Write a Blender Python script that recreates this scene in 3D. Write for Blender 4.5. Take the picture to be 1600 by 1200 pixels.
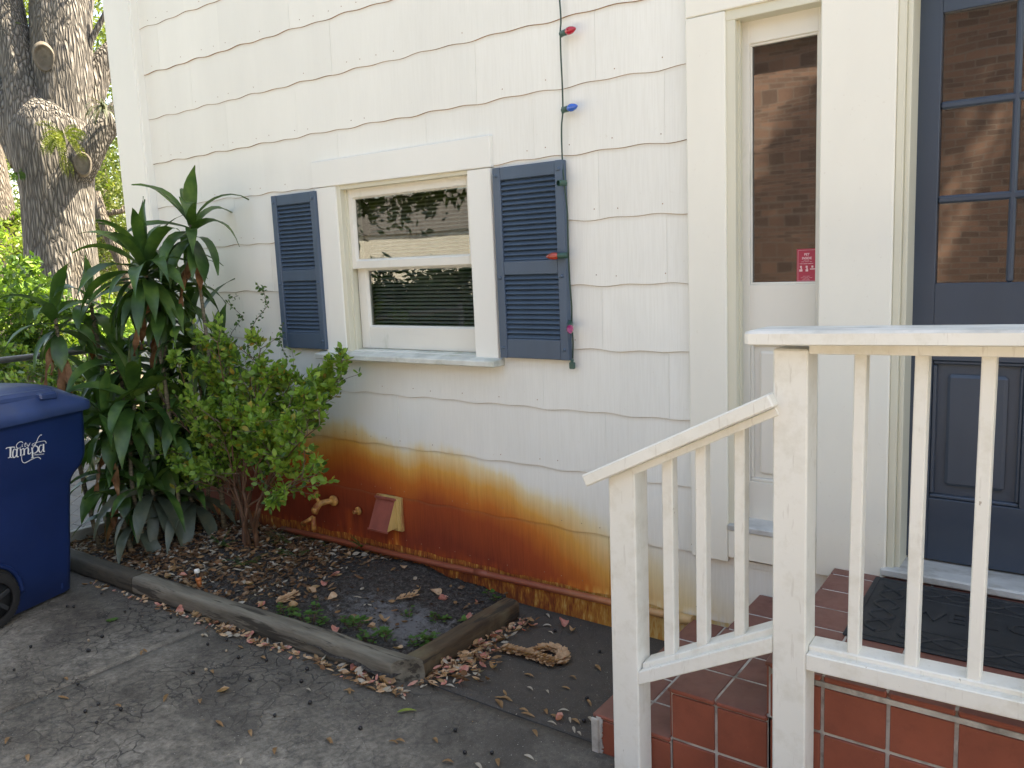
import bpy, math, random
import numpy as np
from mathutils import Vector, Matrix, noise as mnoise
for o in list(bpy.data.objects): bpy.data.objects.remove(o)
S = bpy.context.scene; COL = S.collection
PI = math.pi
# ---------------------------------------------------------------- camera
FPX = 1320.0; YAW, PITCH, ROLL = -0.6525, 0.1472, -0.0434; CAMZ = 1.57
_f = np.array([math.sin(YAW)*math.cos(PITCH), math.cos(YAW)*math.cos(PITCH), -math.sin(PITCH)])
_r = np.array([math.cos(YAW), -math.sin(YAW), 0.0]); _u = np.cross(_r, _f)
c_, s_ = math.cos(ROLL), math.sin(ROLL)
RT = c_*_r + s_*_u; UP = -s_*_r + c_*_u; FW = _f
cam_d = bpy.data.cameras.new('camera'); cam = bpy.data.objects.new('camera', cam_d); COL.objects.link(cam)
cam_d.sensor_width = 36; cam_d.lens = 36*FPX/1600; cam_d.clip_start = 0.05; cam_d.clip_end = 500
cam.matrix_world = Matrix(((RT[0], UP[0], -FW[0], 0), (RT[1], UP[1], -FW[1], 0), (RT[2], UP[2], -FW[2], CAMZ), (0, 0, 0, 1)))
S.camera = cam
# ---------------------------------------------------------------- world, sun, exposure
SUN_EL, SUN_AZ = math.radians(55), math.radians(36)      # azimuth from +y towards +x
w = bpy.data.worlds.new('World'); S.world = w; w.use_nodes = True
wn = w.node_tree.nodes; wl = w.node_tree.links
sky = wn.new('ShaderNodeTexSky'); sky.sky_type = 'NISHITA'; sky.sun_disc = False
sky.sun_elevation = SUN_EL; sky.sun_rotation = SUN_AZ; sky.air_density = 1.0; sky.dust_density = 2.2; sky.ozone_density = 0.8
bg = wn['Background']; bg.inputs['Strength'].default_value = 0.13
wl.new(sky.outputs[0], bg.inputs['Color'])
sd = bpy.data.lights.new('sun', 'SUN'); sd.energy = 5.0; sd.angle = math.radians(0.5); sd.color = (1.0, 0.93, 0.82)
sun = bpy.data.objects.new('sun', sd); COL.objects.link(sun)
sdir = Vector((math.cos(SUN_EL)*math.sin(SUN_AZ), math.cos(SUN_EL)*math.cos(SUN_AZ), math.sin(SUN_EL)))
sun.rotation_euler = sdir.to_track_quat('Z', 'Y').to_euler(); sun.location = (0, 10, 20)
S.view_settings.view_transform = 'Standard'; S.view_settings.look = 'None'
S.view_settings.gamma = 1; S.view_settings.use_curve_mapping = False
S.view_settings.exposure = 2.33
S.view_settings.use_white_balance = True; S.view_settings.white_balance_temperature = 8000; S.view_settings.white_balance_tint = 9
S.render.engine = 'CYCLES'
S.cycles.max_bounces = 8; S.cycles.diffuse_bounces = 5; S.cycles.glossy_bounces = 4; S.cycles.transparent_max_bounces = 12
S.cycles.use_denoising = True
# ---------------------------------------------------------------- measuring helpers (pixels of the 1600x1200 photograph -> real points on real planes)
def ray(u, v): return RT*(u-800)/FPX - UP*(v-600)/FPX + FW
def onY(u, v, y): d = ray(u, v); p = d*y/d[1]; return Vector((p[0], p[1], p[2]+CAMZ))
def onZ(u, v, z=0.0): d = ray(u, v); p = d*(z-CAMZ)/d[2]; return Vector((p[0], p[1], z))
def at(u, v, c): p = ray(u, v)*c; return Vector((p[0], p[1], p[2]+CAMZ))
# ---------------------------------------------------------------- scene helpers
def tag(o, label=None, cat=None, group=None, kind=None):
    if label: o['label'] = label
    if cat: o['category'] = cat
    if group: o['group'] = group
    if kind: o['kind'] = kind
    return o
def empty(name, loc, label, cat, group=None, rz=0):
    o = bpy.data.objects.new(name, None); COL.objects.link(o); o.location = loc; o.rotation_euler = (0, 0, rz)
    o.empty_display_size = 0.1
    return tag(o, label, cat, group)
class MB:
    def __init__(s): s.v = []; s.f = []; s.m = []; s.sm = []
    def add(s, vs, fs, mi=0, smooth=False):
        b = len(s.v); s.v.extend([tuple(v) for v in vs])
        for f in fs: s.f.append(tuple(i+b for i in f)); s.m.append(mi); s.sm.append(smooth)
    def box(s, x0, x1, y0, y1, z0, z1, mi=0, bev=0.0):
        if bev <= 0:
            s.add([(x0,y0,z0),(x1,y0,z0),(x1,y1,z0),(x0,y1,z0),(x0,y0,z1),(x1,y0,z1),(x1,y1,z1),(x0,y1,z1)],
                  [(0,3,2,1),(4,5,6,7),(0,1,5,4),(1,2,6,5),(2,3,7,6),(3,0,4,7)], mi); return
        s.hexa([(x0,y0,z0),(x1,y0,z0),(x1,y1,z0),(x0,y1,z0),(x0,y0,z1),(x1,y0,z1),(x1,y1,z1),(x0,y1,z1)], bev, mi)
    def hexa(s, c, bev=0.0, mi=0):
        """box given by eight corners (bottom 4 ccw, top 4), chamfered by bev"""
        c = [Vector(p) for p in c]
        F = [(0,3,2,1),(4,5,6,7),(0,1,5,4),(1,2,6,5),(2,3,7,6),(3,0,4,7)]
        if bev <= 0: s.add(c, F, mi); return
        nb = {0:(1,3,4),1:(0,2,5),2:(1,3,6),3:(0,2,7),4:(5,7,0),5:(4,6,1),6:(5,7,2),7:(4,6,3)}
        vs = []; idx = {}
        for fi, f in enumerate(F):
            for k in range(4):
                p = c[f[k]]; d = Vector((0,0,0))
                for j in (f[(k+1)%4], f[(k-1)%4]):
                    e = c[j]-p; L = e.length
                    d += e/L*min(bev, L*.45) if L > 0 else Vector((0,0,0))
                idx[(fi, f[k])] = len(vs); vs.append(p+d)
        fs = [tuple(idx[(fi, i)] for i in f) for fi, f in enumerate(F)]
        edges = {}
        for fi, f in enumerate(F):
            for k in range(4):
                a, b = f[k], f[(k+1)%4]; edges.setdefault((min(a,b),max(a,b)), []).append((fi,a,b))
        for e in edges.values():
            (f1,a,b),(f2,c1,d1) = e
            fs.append((idx[(f1,b)], idx[(f1,a)], idx[(f2,a)], idx[(f2,b)]))
        for i in range(8):
            q = [fi for fi, f in enumerate(F) if i in f]
            tri = [idx[(fi,i)] for fi in q]
            n = (vs[tri[1]]-vs[tri[0]]).cross(vs[tri[2]]-vs[tri[0]])
            cen = sum(c, Vector((0,0,0)))/8
            if n.dot(c[i]-cen) < 0: tri.reverse()
            fs.append(tuple(tri))
        s.add(vs, fs, mi)
    def beam(s, a, b, w, h, mi=0, bev=0.0, side=Vector((0,1,0))):
        """bar from a to b; w along side, h along the other normal"""
        a, b = Vector(a), Vector(b); d = (b-a).normalized()
        sd_ = (side - d*side.dot(d)).normalized(); up = d.cross(sd_)
        sd2 = sd_*w/2; u2 = up*h/2
        s.hexa([a-sd2-u2, b-sd2-u2, b+sd2-u2, a+sd2-u2, a-sd2+u2, b-sd2+u2, b+sd2+u2, a+sd2+u2] if up.z >= 0 else
               [a-sd2+u2, b-sd2+u2, b+sd2+u2, a+sd2+u2, a-sd2-u2, b-sd2-u2, b+sd2-u2, a+sd2-u2], bev, mi)
    def tube(s, pts, rad, n=8, mi=0, caps=True, smooth=True, rfun=None):
        pts = [Vector(p) for p in pts]; N = len(pts)
        if not hasattr(rad, '__len__'): rad = [rad]*N
        d0 = (pts[1]-pts[0]).normalized(); ref = Vector((0,0,1)) if abs(d0.z) < .9 else Vector((1,0,0))
        u = d0.cross(ref).normalized(); vs = []
        for i, p in enumerate(pts):
            d = (pts[min(i+1,N-1)]-pts[max(i-1,0)]).normalized()
            u = (u-d*u.dot(d)).normalized(); v = d.cross(u)
            for k in range(n):
                a = 2*PI*k/n; r = rad[i]
                if rfun: r *= rfun(i, a, p)
                vs.append(p+u*math.cos(a)*r+v*math.sin(a)*r)
        fs = [(i*n+k, i*n+(k+1)%n, (i+1)*n+(k+1)%n, (i+1)*n+k) for i in range(N-1) for k in range(n)]
        s.add(vs, fs, mi, smooth)
        if caps:
            b = len(s.v)-len(vs)
            s.f.append(tuple(b+k for k in reversed(range(n)))); s.m.append(mi); s.sm.append(False)
            s.f.append(tuple(b+(N-1)*n+k for k in range(n))); s.m.append(mi); s.sm.append(False)
    def lathe(s, prof, org, axis, n=16, mi=0, smooth=True):
        """prof: (r, t) pairs along axis"""
        axis = Vector(axis).normalized(); org = Vector(org)
        ref = Vector((0,0,1)) if abs(axis.z) < .9 else Vector((1,0,0))
        u = axis.cross(ref).normalized(); v = axis.cross(u); vs = []
        for r, t in prof:
            for k in range(n):
                a = 2*PI*k/n; vs.append(org+axis*t+u*math.cos(a)*r+v*math.sin(a)*r)
        N = len(prof)
        fs = [(i*n+k, i*n+(k+1)%n, (i+1)*n+(k+1)%n, (i+1)*n+k) for i in range(N-1) for k in range(n)]
        s.add(vs, fs, mi, smooth)
    def build(s, name, mats, parent=None, label=None):
        me = bpy.data.meshes.new(name); me.from_pydata(s.v, [], s.f)
        if not isinstance(mats, (list, tuple)): mats = [mats]
        for m in mats: me.materials.append(m)
        me.polygons.foreach_set('material_index', s.m); me.polygons.foreach_set('use_smooth', s.sm); me.update()
        o = bpy.data.objects.new(name, me); COL.objects.link(o)
        if parent is not None:
            o.parent = parent
            # coordinates are given in the world: bring them into the parent's frame
            pm = parent.matrix_basis.copy(); q = parent
            while q.parent: q = q.parent; pm = q.matrix_basis @ pm
            me.transform(pm.inverted()); me.update()
        if label: o['label'] = label
        return o
def copy_thing(o, parent=None):
    c = o.copy(); COL.objects.link(c)
    if parent is not None: c.parent = parent
    for ch in list(o.children): copy_thing(ch, c)
    return c
# ---------------------------------------------------------------- materials
def newmat(name):
    m = bpy.data.materials.new(name); m.use_nodes = True; nt = m.node_tree
    return m, nt, nt.nodes, nt.links, nt.nodes['Principled BSDF']
def nd(N, t, **k):
    n = N.new('ShaderNode'+t)
    for a, b in k.items():
        if a.startswith('i_'): n.inputs[a[2:].replace('_', ' ')].default_value = b
        else: setattr(n, a, b)
    return n
def ramp(N, stops, interp='LINEAR'):
    r = N.new('ShaderNodeValToRGB'); r.color_ramp.interpolation = interp; e = r.color_ramp.elements
    while len(e) < len(stops): e.new(0.5)
    for el, (p, c) in zip(e, stops):
        el.position = p
    for i, (p, c) in enumerate(stops):
        e[i].position = p; e[i].color = (c[0], c[1], c[2], 1) if hasattr(c, '__len__') else (c, c, c, 1)
    return r
def coords(N, L, scale=(1,1,1), obj=False):
    if obj: g = N.new('ShaderNodeTexCoord').outputs['Object']
    else: g = N.new('ShaderNodeNewGeometry').outputs['Position']
    mp = N.new('ShaderNodeMapping'); mp.inputs['Scale'].default_value = scale; L.new(g, mp.inputs['Vector']); return mp.outputs[0]
def noise(N, L, vec, scale, detail=4, rough=.55):
    n = N.new('ShaderNodeTexNoise'); n.inputs['Scale'].default_value = scale; n.inputs['Detail'].default_value = detail
    n.inputs['Roughness'].default_value = rough
    if vec is not None: L.new(vec, n.inputs['Vector'])
    return n.outputs['Fac']
def math_(N, L, op, a, b=None, c=None, clamp=False):
    m = N.new('ShaderNodeMath'); m.operation = op; m.use_clamp = clamp
    for i, x in enumerate((a, b, c)):
        if x is None: continue
        if isinstance(x, (int, float)): m.inputs[i].default_value = x
        else: L.new(x, m.inputs[i])
    return m.outputs[0]
def mixc(N, L, f, a, b, mode='MIX'):
    m = N.new('ShaderNodeMix'); m.data_type = 'RGBA'; m.blend_type = mode
    for k, x in ((0, f), (6, a), (7, b)):
        if isinstance(x, (int, float)): m.inputs[k].default_value = x
        elif isinstance(x, tuple): m.inputs[k].default_value = (x[0], x[1], x[2], 1)
        else: L.new(x, m.inputs[k])
    return m.outputs[2]
def bump(N, L, B, h, strength=.3, dist=.01, prev=None):
    b = N.new('ShaderNodeBump'); b.inputs['Strength'].default_value = strength; b.inputs['Distance'].default_value = dist
    L.new(h, b.inputs['Height'])
    if prev is not None: L.new(prev, b.inputs['Normal'])
    L.new(b.outputs[0], B.inputs['Normal']); return b.outputs[0]
def PM(name, base, rough=.6, var=.18, vs=4., bs=60., bst=.15, stretch=(1,1,1), dirt=None, dirt_s=6., dirt_lo=.55, dirt_hi=.75, obj=False, metal=0, spec=None, bd=.003):
    """general procedural surface: mottled colour, optional dirt patches, fine bump"""
    m, nt, N, L, B = newmat(name)
    v = coords(N, L, stretch, obj)
    n1 = noise(N, L, v, vs, 5)
    lo = tuple(max(0, c*(1-var)) for c in base); hi = tuple(min(1, c*(1+var)) for c in base)
    r = ramp(N, [(.3, lo), (.7, hi)]); L.new(n1, r.inputs[0]); col = r.outputs[0]
    if dirt:
        n2 = noise(N, L, v, dirt_s, 7, .65); r2 = ramp(N, [(dirt_lo, 0.), (dirt_hi, 1.)]); L.new(n2, r2.inputs[0])
        col = mixc(N, L, r2.outputs[0], col, dirt)
    L.new(col, B.inputs['Base Color']); B.inputs['Roughness'].default_value = rough; B.inputs['Metallic'].default_value = metal
    if spec is not None: B.inputs['Specular IOR Level'].default_value = spec
    bump(N, L, B, noise(N, L, v, bs, 5, .6), bst, bd)
    return m
def trim_paint(name, base=(.76,.735,.66), dirt=(.42,.40,.33), lo=.60, hi=.78, bst=.25):
    return PM(name, base, .5, .035, 2.5, 26, bst, (1,1,.35), dirt, 7, lo, hi, bd=.002)
M = {}
M['trim'] = trim_paint('cream_trim_paint', (.78,.775,.72), (.5,.46,.37), .66, .88, .2)
M['rail'] = trim_paint('weathered_rail_paint', (.79,.785,.73), (.50,.47,.38), .56, .80, .7)
# painted timber of the railing: brush marks, chips down to the wood, scuffs and grime
m, nt, N, L, B = newmat('weathered_rail_paint_with_chips'); v = coords(N, L, (1,1,.3)); v1 = coords(N, L)
r = ramp(N, [(.3, (.74,.73,.66)), (.7, (.80,.79,.73))]); L.new(noise(N, L, v, 4, 5), r.inputs[0]); c = r.outputs[0]
g = ramp(N, [(.50, 0.), (.72, .55)]); L.new(noise(N, L, v1, 9, 7, .7), g.inputs[0]); c = mixc(N, L, g.outputs[0], c, (.56,.53,.43))
g = ramp(N, [(.695, 0.), (.715, .75)]); L.new(noise(N, L, coords(N, L, (1,1,.55)), 34, 5, .7), g.inputs[0]); c = mixc(N, L, g.outputs[0], c, (.30,.25,.19))
g = ramp(N, [(.63, 0.), (.67, .5)]); L.new(noise(N, L, coords(N, L, (1,1,.12)), 70, 3, .6), g.inputs[0]); c = mixc(N, L, math_(N, L, 'MULTIPLY', g.outputs[0], noise(N, L, v1, 3, 2)), c, (.45,.41,.34))
L.new(c, B.inputs['Base Color']); B.inputs['Roughness'].default_value = .5
b0 = bump(N, L, B, noise(N, L, coords(N, L, (1,1,.08)), 90, 4, .6), .35, .0012); bump(N, L, B, noise(N, L, v1, 22, 5, .6), .4, .003, b0)
M['rail'] = m
M['rail_top'] = PM('worn_rail_top_paint', (.60,.60,.56), .6, .25, 9, 50, .5, (1,3,1), (.74,.73,.69), 5, .45, .62)
M['jamb'] = trim_paint('aged_jamb_paint', (.64,.62,.50), (.25,.2,.13), .66, .85)
M['sill'] = PM('mildewed_sill_paint', (.62,.63,.57), .6, .2, 8, 50, .4, (1,1,1), (.33,.36,.26), 9, .5, .75)
M['sash'] = trim_paint('sash_paint', (.72,.70,.63), (.4,.42,.3), .6, .85)
M['shutter'] = PM('blue_grey_shutter_plastic', (.058,.092,.140), .45, .12, 6, 120, .12, (1,1,.2), (.09,.115,.145), 4, .6, .9)
M['door'] = PM('blue_grey_door_paint', (.042,.060,.088), .36, .12, 3, 70, .2, (1,1,.25), (.07,.085,.10), 5, .62, .85)
M['brass'] = PM('rusty_brass', (.45,.24,.07), .5, .4, 30, 120, .4, (1,1,1), (.25,.07,.02), 22, .48, .62)
M['vent'] = PM('vent_red_stained_plastic', (.26,.07,.05), .55, .2, 14, 90, .2, (1,1,.3), (.33,.12,.05), 10, .55, .8)
M['ventside'] = PM('vent_yellow_stained_plastic', (.52,.36,.13), .55, .3, 14, 90, .2, (1,1,.15), (.25,.06,.02), 18, .5, .62)
M['dark'] = PM('dark_gap', (.03,.027,.025), .9)
M['seam'] = PM('dirty_shadow_seam', (.34,.21,.13), .9, .4, 9, 60)  # brown of the shingle edges mixes dirt with their thin shadow line
M['interior'] = PM('dim_room_wall', (.30,.28,.26), .9)
M['blind'] = PM('off_white_blind_slat', (.72,.70,.65), .5)
M['marble'] = PM('weathered_marble_sill', (.50,.50,.48), .5, .25, 7, 60, .3, (1,2,1), (.28,.26,.22), 6, .5, .7)
M['grout'] = PM('grey_grout', (.46,.44,.40), .9, .25, 14, 120, .5, (1,1,1), (.17,.15,.13), 10, .5, .7)
M['cord'] = PM('green_cord', (.02,.05,.035), .5)
M['socket'] = PM('dark_green_socket', (.03,.085,.065), .4)
M['mat'] = PM('black_rubber', (.022,.024,.027), .65, .3, 12, 260, .5, (1,1,1), (.06,.06,.06), 20, .6, .8)
M['bin'] = PM('blue_cart_plastic', (.008,.026,.108), .38, .12, 4, 300, .1, (1,1,1), (.02,.035,.11), 6, .6, .85)
M['binlid'] = PM('scuffed_blue_lid_plastic', (.030,.058,.160), .36, .2, 5, 300, .12, (1,1,1), (.05,.075,.16), 8, .5, .8)
M['tyre'] = PM('black_tyre_rubber', (.018,.018,.019), .7)
M['hub'] = PM('dark_hub_plastic', (.03,.032,.035), .5)
M['logo'] = PM('white_print', (.78,.78,.78), .5, .02)
M['galv'] = PM('galvanised_wire', (.16,.16,.155), .5, .2, 8, 60, .1, metal=.5)
M['greyboard'] = PM('weathered_grey_board', (.34,.34,.31), .75, .25, 5, 60, .4, (4,1,4), (.2,.19,.16), 6, .5, .7)
M['stub'] = PM('orange_stained_pipe', (.42,.13,.035), .5, .3, 30, 80, .2)
M['cap'] = PM('white_cap_plastic', (.8,.79,.75), .4, .03)
def bulbmat(name, c, r=.12):
    m, nt, N, L, B = newmat(name)
    n = noise(N, L, coords(N, L), 60, 3); rr = ramp(N, [(.3, tuple(x*.85 for x in c)), (.8, c)]); L.new(n, rr.inputs[0]); L.new(rr.outputs[0], B.inputs['Base Color'])
    B.inputs['Roughness'].default_value = r; B.inputs['Transmission Weight'].default_value = .25; B.inputs['Coat Weight'].default_value = .6
    return m
M['b_red'] = bulbmat('red_bulb_glass', (.62,.015,.05)); M['b_blue'] = bulbmat('blue_bulb_glass', (.02,.16,.75))
M['b_orange'] = bulbmat('faded_red_bulb_glass', (.50,.06,.03)); M['b_pink'] = bulbmat('pink_bulb_glass', (.45,.03,.16)); M['b_green'] = bulbmat('green_bulb_glass', (.03,.10,.07))
def glass(name, wav=0.0, refl=1.0, tint=(1,1,1), vscale=(1,1,1), ns=3.0):
    m, nt, N, L, B = newmat(name); N.remove(B); out = N['Material Output']
    t = nd(N, 'BsdfTransparent'); t.inputs[0].default_value = (*tint, 1); g = nd(N, 'BsdfGlossy'); g.inputs['Roughness'].default_value = 0.018 if 'sidelight' in name else 0.012
    ge = nd(N, 'NewGeometry'); dt = nd(N, 'VectorMath'); dt.operation = 'DOT_PRODUCT'; L.new(ge.outputs['Incoming'], dt.inputs[0]); L.new(ge.outputs['Normal'], dt.inputs[1])
    ic = math_(N, L, 'SUBTRACT', 1.0, math_(N, L, 'ABSOLUTE', dt.outputs['Value']))
    f = math_(N, L, 'MULTIPLY', math_(N, L, 'ADD', .046, math_(N, L, 'MULTIPLY', math_(N, L, 'POWER', ic, 5.0), .95)), refl, clamp=True)
    if wav:
        b = N.new('ShaderNodeBump'); b.inputs['Strength'].default_value = 1; b.inputs['Distance'].default_value = wav
        L.new(noise(N, L, coords(N, L, vscale), ns, 1.2, .45), b.inputs['Height']); L.new(b.outputs[0], g.inputs['Normal'])
    mx = nd(N, 'MixShader'); L.new(f, mx.inputs[0]); L.new(t.outputs[0], mx.inputs[1]); L.new(g.outputs[0], mx.inputs[2]); L.new(mx.outputs[0], out.inputs[0])
    return m
M['glass_win'] = glass('window_glass', .0010, 2.0, (.68,.71,.70), (1,1,1), 2.0)
M['glass_side'] = glass('wavy_sidelight_glass', .0020, 5.0, (.30,.29,.30), (.35,1,3.0), 2.2)
M['glass_door'] = glass('old_door_glass', .0006, 4.4, (.30,.29,.29), (1,1,1.5), 3.0)
# siding: cream paint, vertical wood grain, rust stain from the sprinkler water
ZB = [(-5.2,.70),(-4.4,.74),(-3.65,.735),(-3.30,.755),(-3.10,.70),(-2.95,.66),(-2.8,.695),(-2.5,.655),(-2.25,.60),(-2.05,.545),(-1.85,.50),(-1.62,.44),(-1.38,.40),(-1.0,.36),(-.7,.3)]
RS = [(-5.2,1.),(-3.0,1.),(-2.3,.96),(-2.05,.82),(-1.88,.62),(-1.7,.47),(-1.5,.32),(-1.3,.2),(-.9,.08)]
def siding_mat(name, base=(.80,.795,.735), skirt=False, grain=True):
    m, nt, N, L, B = newmat(name)
    geo = nd(N, 'NewGeometry'); sx = nd(N, 'SeparateXYZ'); L.new(geo.outputs['Position'], sx.inputs[0])
    X, Z = sx.outputs[0], sx.outputs[2]
    x01 = math_(N, L, 'DIVIDE', math_(N, L, 'ADD', X, 5.2), 4.5, clamp=True)
    rz = ramp(N, [((x+5.2)/4.5, z) for x, z in ZB], 'CARDINAL'); L.new(x01, rz.inputs[0])
    rs = ramp(N, [((x+5.2)/4.5, z) for x, z in RS], 'CARDINAL'); L.new(x01, rs.inputs[0])
    vfine = coords(N, L, (1,1,.22 if skirt else .05)); vmid = coords(N, L, (1,1,.22)); v1 = coords(N, L)
    streak = noise(N, L, vfine, 38, 4, .6); streak2 = noise(N, L, vmid, 9, 4, .55); cloud = noise(N, L, v1, 4.2, 3, .5); fine = noise(N, L, vfine, 150, 2, .5)
    d = math_(N, L, 'SUBTRACT', rz.outputs[0], Z)                       # metres below the top of the stain
    d = math_(N, L, 'ADD', d, math_(N, L, 'MULTIPLY', math_(N, L, 'SUBTRACT', cloud, .5), .10))
    d = math_(N, L, 'ADD', d, math_(N, L, 'MULTIPLY', math_(N, L, 'SUBTRACT', streak2, .5), .045))
    d = math_(N, L, 'ADD', d, math_(N, L, 'MULTIPLY', math_(N, L, 'SUBTRACT', streak, .5), .045))
    t = math_(N, L, 'DIVIDE', math_(N, L, 'ADD', d, .035), .50, clamp=True)
    if skirt:
        t = math_(N, L, 'ADD', math_(N, L, 'MULTIPLY', math_(N, L, 'SUBTRACT', streak, .42), 2.2), math_(N, L, 'ADD', math_(N, L, 'MULTIPLY', math_(N, L, 'SUBTRACT', fine, .45), 1.2), .62))
        low = math_(N, L, 'MULTIPLY', Z, 1.2); t = math_(N, L, 'SUBTRACT', t, low)
    else:
        # paler runs below the tap, the stub and the vent
        for xc, wd, zt_, am in ((-3.39,.035,.29,.30),(-3.46,.02,.22,.18),(-3.045,.050,.235,.55),(-3.30,.02,.26,.15),(-2.6,.03,.2,.1)):
            gx_ = math_(N, L, 'DIVIDE', math_(N, L, 'ABSOLUTE', math_(N, L, 'ADD', math_(N, L, 'SUBTRACT', X, xc), math_(N, L, 'MULTIPLY', math_(N, L, 'SUBTRACT', streak, .5), .06))), wd)
            gx_ = math_(N, L, 'SUBTRACT', 1.15, gx_, clamp=True); gz_ = math_(N, L, 'DIVIDE', math_(N, L, 'SUBTRACT', zt_, Z), .03, clamp=True)
            t = math_(N, L, 'SUBTRACT', t, math_(N, L, 'MULTIPLY', math_(N, L, 'MULTIPLY', gx_, gz_), am))
        # the lowest edge of the shingles is washed paler
        eg = math_(N, L, 'MULTIPLY', math_(N, L, 'DIVIDE', math_(N, L, 'SUBTRACT', .172, Z), .03, clamp=True), math_(N, L, 'MULTIPLY', math_(N, L, 'SUBTRACT', streak, .42), 2.2, clamp=True))
        t = math_(N, L, 'SUBTRACT', t, math_(N, L, 'MULTIPLY', eg, .7)); t = math_(N, L, 'MAXIMUM', t, 0.0)
    t = math_(N, L, 'MULTIPLY', t, rs.outputs[0], clamp=True)
    rust = ramp(N, [(0, base), (.07, (.79,.72,.54)), (.15, (.76,.60,.33)), (.30, (.68,.34,.075)), (.46, (.53,.150,.024)), (.66, (.335,.062,.016)), (1, (.205,.033,.014))]) if not skirt else \
           ramp(N, [(0, (.74,.68,.50)), (.2, (.66,.46,.18)), (.42, (.52,.24,.045)), (.7, (.32,.09,.022)), (1, (.17,.04,.016))])
    L.new(t, rust.inputs[0])
    ms = math_(N, L, 'MULTIPLY', math_(N, L, 'MULTIPLY', t, 8, clamp=True), 1.0)
    # plain paint: faintly mottled and grimy
    pr = ramp(N, [(.3, tuple(c*.95 for c in base)), (.7, tuple(min(1, c*1.03) for c in base))]); L.new(noise(N, L, coords(N, L, (1,1,.35)), 2.2, 6, .6), pr.inputs[0])
    gr = ramp(N, [(.66, 0.), (.9, .55)]); L.new(noise(N, L, v1, 55, 3, .7), gr.inputs[0])
    paint = mixc(N, L, gr.outputs[0], pr.outputs[0], (.52,.45,.34))
    # yellow grime on the lower wall beside the steps
    yg = math_(N, L, 'MULTIPLY', math_(N, L, 'SUBTRACT', .62, Z, clamp=True), math_(N, L, 'MULTIPLY', cloud, 1.5), clamp=True)
    paint = mixc(N, L, yg, paint, (.60,.46,.26))
    col = mixc(N, L, ms, paint, rust.outputs[0])
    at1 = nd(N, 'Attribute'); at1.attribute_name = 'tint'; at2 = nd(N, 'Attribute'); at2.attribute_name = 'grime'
    tv = math_(N, L, 'ADD', 1.0, at1.outputs['Fac']); tc = nd(N, 'CombineColor'); [L.new(tv, tc.inputs[i]) for i in range(3)]
    col = mixc(N, L, 1.0, col, tc.outputs[0], 'MULTIPLY')
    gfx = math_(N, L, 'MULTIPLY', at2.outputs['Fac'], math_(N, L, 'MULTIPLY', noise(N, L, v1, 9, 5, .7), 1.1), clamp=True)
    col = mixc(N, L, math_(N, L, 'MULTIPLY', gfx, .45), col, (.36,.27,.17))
    fr = ramp(N, [(.35, (.86,.84,.80)), (.62, (1.06,1.06,1.06))]); L.new(fine, fr.inputs[0])
    gx = ramp(N, [(.35, .03), (.8, .20)]); L.new(x01, gx.inputs[0])
    gfac = math_(N, L, 'ADD', gx.outputs[0], math_(N, L, 'MULTIPLY', t, .8), clamp=True) if grain else 0.0
    col = mixc(N, L, gfac, col, fr.outputs[0], 'MULTIPLY')
    L.new(col, B.inputs['Base Color']); B.inputs['Roughness'].default_value = .55; B.inputs['Specular IOR Level'].default_value = .35
    n0 = None
    if grain:
        # cathedral grain pressed into the shingles: distorted bands running up the board
        wv = nd(N, 'TexWave'); wv.wave_type = 'BANDS'; wv.bands_direction = 'X'; wv.inputs['Scale'].default_value = 16; wv.inputs['Distortion'].default_value = 7
        wv.inputs['Detail'].default_value = 2; wv.inputs['Detail Scale'].default_value = .35; L.new(coords(N, L, (1,1,.30)), wv.inputs['Vector'])
        h = math_(N, L, 'ADD', math_(N, L, 'MULTIPLY', fine, .8), math_(N, L, 'MULTIPLY', wv.outputs['Fac'], .25))
        n0 = bump(N, L, B, h, .14, .0009)
    bump(N, L, B, noise(N, L, v1, 1.4, 1), .12, .010, n0)
    return m
M['siding'] = siding_mat('rust_stained_cream_siding'); M['skirt'] = siding_mat('rust_streaked_foundation', skirt=True)
M['casing'] = siding_mat('warm_lit_cream_casing', (.81,.79,.70), grain=False)  # cream paint, warmed to carry the warm bounce light on the entrance
# the conduit: brick red where the rust water runs, pale towards the steps
m, nt, N, L, B = newmat('stained_conduit'); geo = nd(N, 'NewGeometry'); sx = nd(N, 'SeparateXYZ'); L.new(geo.outputs['Position'], sx.inputs[0])
a = math_(N, L, 'DIVIDE', math_(N, L, 'ADD', sx.outputs[0], 2.1), .7, clamp=True); a = math_(N, L, 'ADD', a, math_(N, L, 'MULTIPLY', math_(N, L, 'SUBTRACT', noise(N, L, coords(N, L), 14, 4), .5), .5), clamp=True)
r = ramp(N, [(0, (.24,.06,.03)), (.5, (.40,.15,.06)), (1, (.58,.38,.17))]); L.new(a, r.inputs[0]); L.new(r.outputs[0], B.inputs['Base Color']); B.inputs['Roughness'].default_value = .5
M['pipe'] = m
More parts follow.
